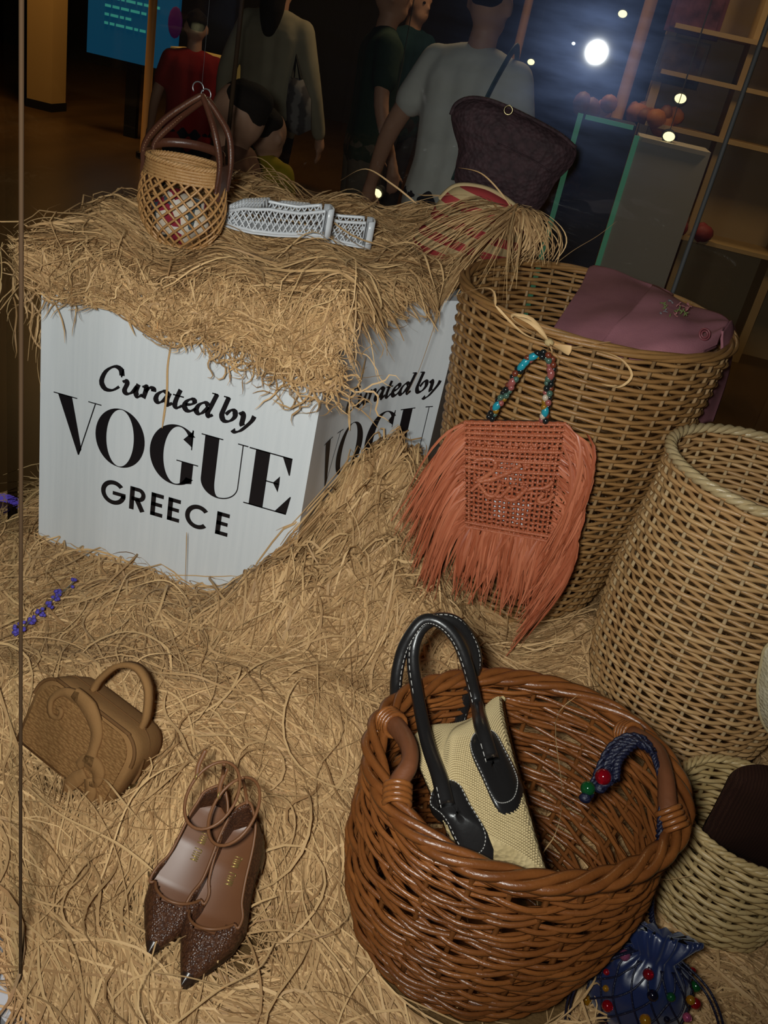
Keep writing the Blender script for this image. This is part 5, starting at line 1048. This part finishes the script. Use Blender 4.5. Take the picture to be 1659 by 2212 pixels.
gx, gy = np.meshgrid(np.linspace(PX0-.01, ARC[-1][0]-.01, 70), np.linspace(PY-.012, 2.15, 60), indexing='ij'); g = np.c_[gx.ravel(), gy.ravel()]; okc = inside(FT, g, .012); bf = [f_ for f_ in grid_faces(70, 60) if all(okc[i] for i in f_)]
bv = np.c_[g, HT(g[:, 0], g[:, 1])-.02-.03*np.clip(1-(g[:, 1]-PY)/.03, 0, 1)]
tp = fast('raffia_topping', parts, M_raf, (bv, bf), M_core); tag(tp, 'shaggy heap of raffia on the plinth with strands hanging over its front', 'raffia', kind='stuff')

# the long raffia fringe fanned over the striped bag
rg = np.random.default_rng(51); st, en = [], []; kn = at(1112, 462, 1.86)
for i in range(60):
    e = at(rg.uniform(800, 960), rg.uniform(455, 610), 1.78+rg.uniform(-.06, .06)); st.append(kn+rg.normal(size=3)*.006+np.array([rg.uniform(-.05, .01), 0, 0])); en.append(e)
VF1 = ribbons(st, en, 12, .0042, lambda r, t: np.concatenate([0*t, -.02*np.sin(PI*t), .028*r.uniform(.3, 1.2)*np.sin(PI*t**.8)], 1), 5)
st, en = [], []
for i in range(90): e = at(rg.uniform(1080, 1192), rg.uniform(545, 575), 1.80+rg.uniform(-.05, .05)); st.append(kn+rg.normal(size=3)*.006); en.append(e)
VF2 = ribbons(st, en, 12, .0040, lambda r, t: np.concatenate([.05*r.random()*np.sin(PI*t)+.01*t, -.02*np.sin(PI*t), .03*r.uniform(.2, 1.1)*np.sin(PI*t**.7)], 1), 6)
st, en = [], []
for i in range(34): e = at(rg.uniform(900, 1120), rg.uniform(560, 660), 1.66+rg.uniform(-.05, .05)); st.append(kn+rg.normal(size=3)*.008); en.append(e)
VF3 = ribbons(st, en, 12, .0042, lambda r, t: np.concatenate([.012*r.normal()*np.sin(PI*t), -.02*np.sin(PI*t), .02*r.random()*np.sin(PI*t)], 1), 7)
for V_ in (VF1, VF2, VF3): tag(tinted('fringe', *V_, M_raf, sb2), kind='stuff')
# single long strands that stand out in the photograph
loose = [([(370, 650), (372, 720), (362, 790), (360, 850), (350, 925)], PY-.012, .0042), ([(403, 1150), (402, 1200), (400, 1260), (398, 1290)], PY-.05, .0034), ([(735, 390), (790, 365), (850, 400), (900, 440)], 1.9, .0035),
         ([(990, 362), (1040, 375), (1085, 420), (1115, 465)], 1.86, .003), ([(1200, 570), (1240, 540), (1290, 510), (1332, 478)], 1.86, .003), ([(20, 520), (60, 480), (110, 470), (150, 480)], 1.36, .003), ([(0, 670), (40, 620), (80, 580), (110, 570)], 1.34, .003),
         ([(60, 780), (66, 720), (80, 650), (100, 600)], 1.34, .0026), ([(980, 640), (1040, 622), (1066, 630), (1070, 660)], 1.42, .006), ([(880, 850), (905, 800), (940, 700), (960, 650)], 1.6, .003), ([(790, 770), (775, 830), (755, 850), (755, 930)], 1.53, .0045),
         ([(1150, 1940), (1170, 1850), (1200, 1800), (1215, 1720), (1200, 1560), (1250, 1500)], .80, .003), ([(1410, 1890), (1440, 1900), (1500, 1890)], .9, .002), ([(380, 2210), (470, 2140), (560, 2090), (600, 2020)], None, .0035), ([(330, 2100), (400, 2110), (480, 2130), (560, 2150), (620, 2160)], None, .0035), ([(470, 2080), (480, 2020), (540, 1960), (600, 1935)], None, .003),
         ([(860, 2130), (900, 2110), (960, 2150), (1000, 2190)], None, .004), ([(60, 1700), (130, 1760), (250, 1820), (330, 1880)], None, .0035), ([(1400, 1610), (1440, 1640), (1455, 1628), (1430, 1600)], 1.0, .003)]
for i, (pth, Yv, w) in enumerate(loose): strip('strand', [at(x, y, Yv) if Yv else atz(x, y, .072) for x, y in pth], w, tp if Yv and Yv > 1.3 else fl, 22, 60+i, tint=.75)
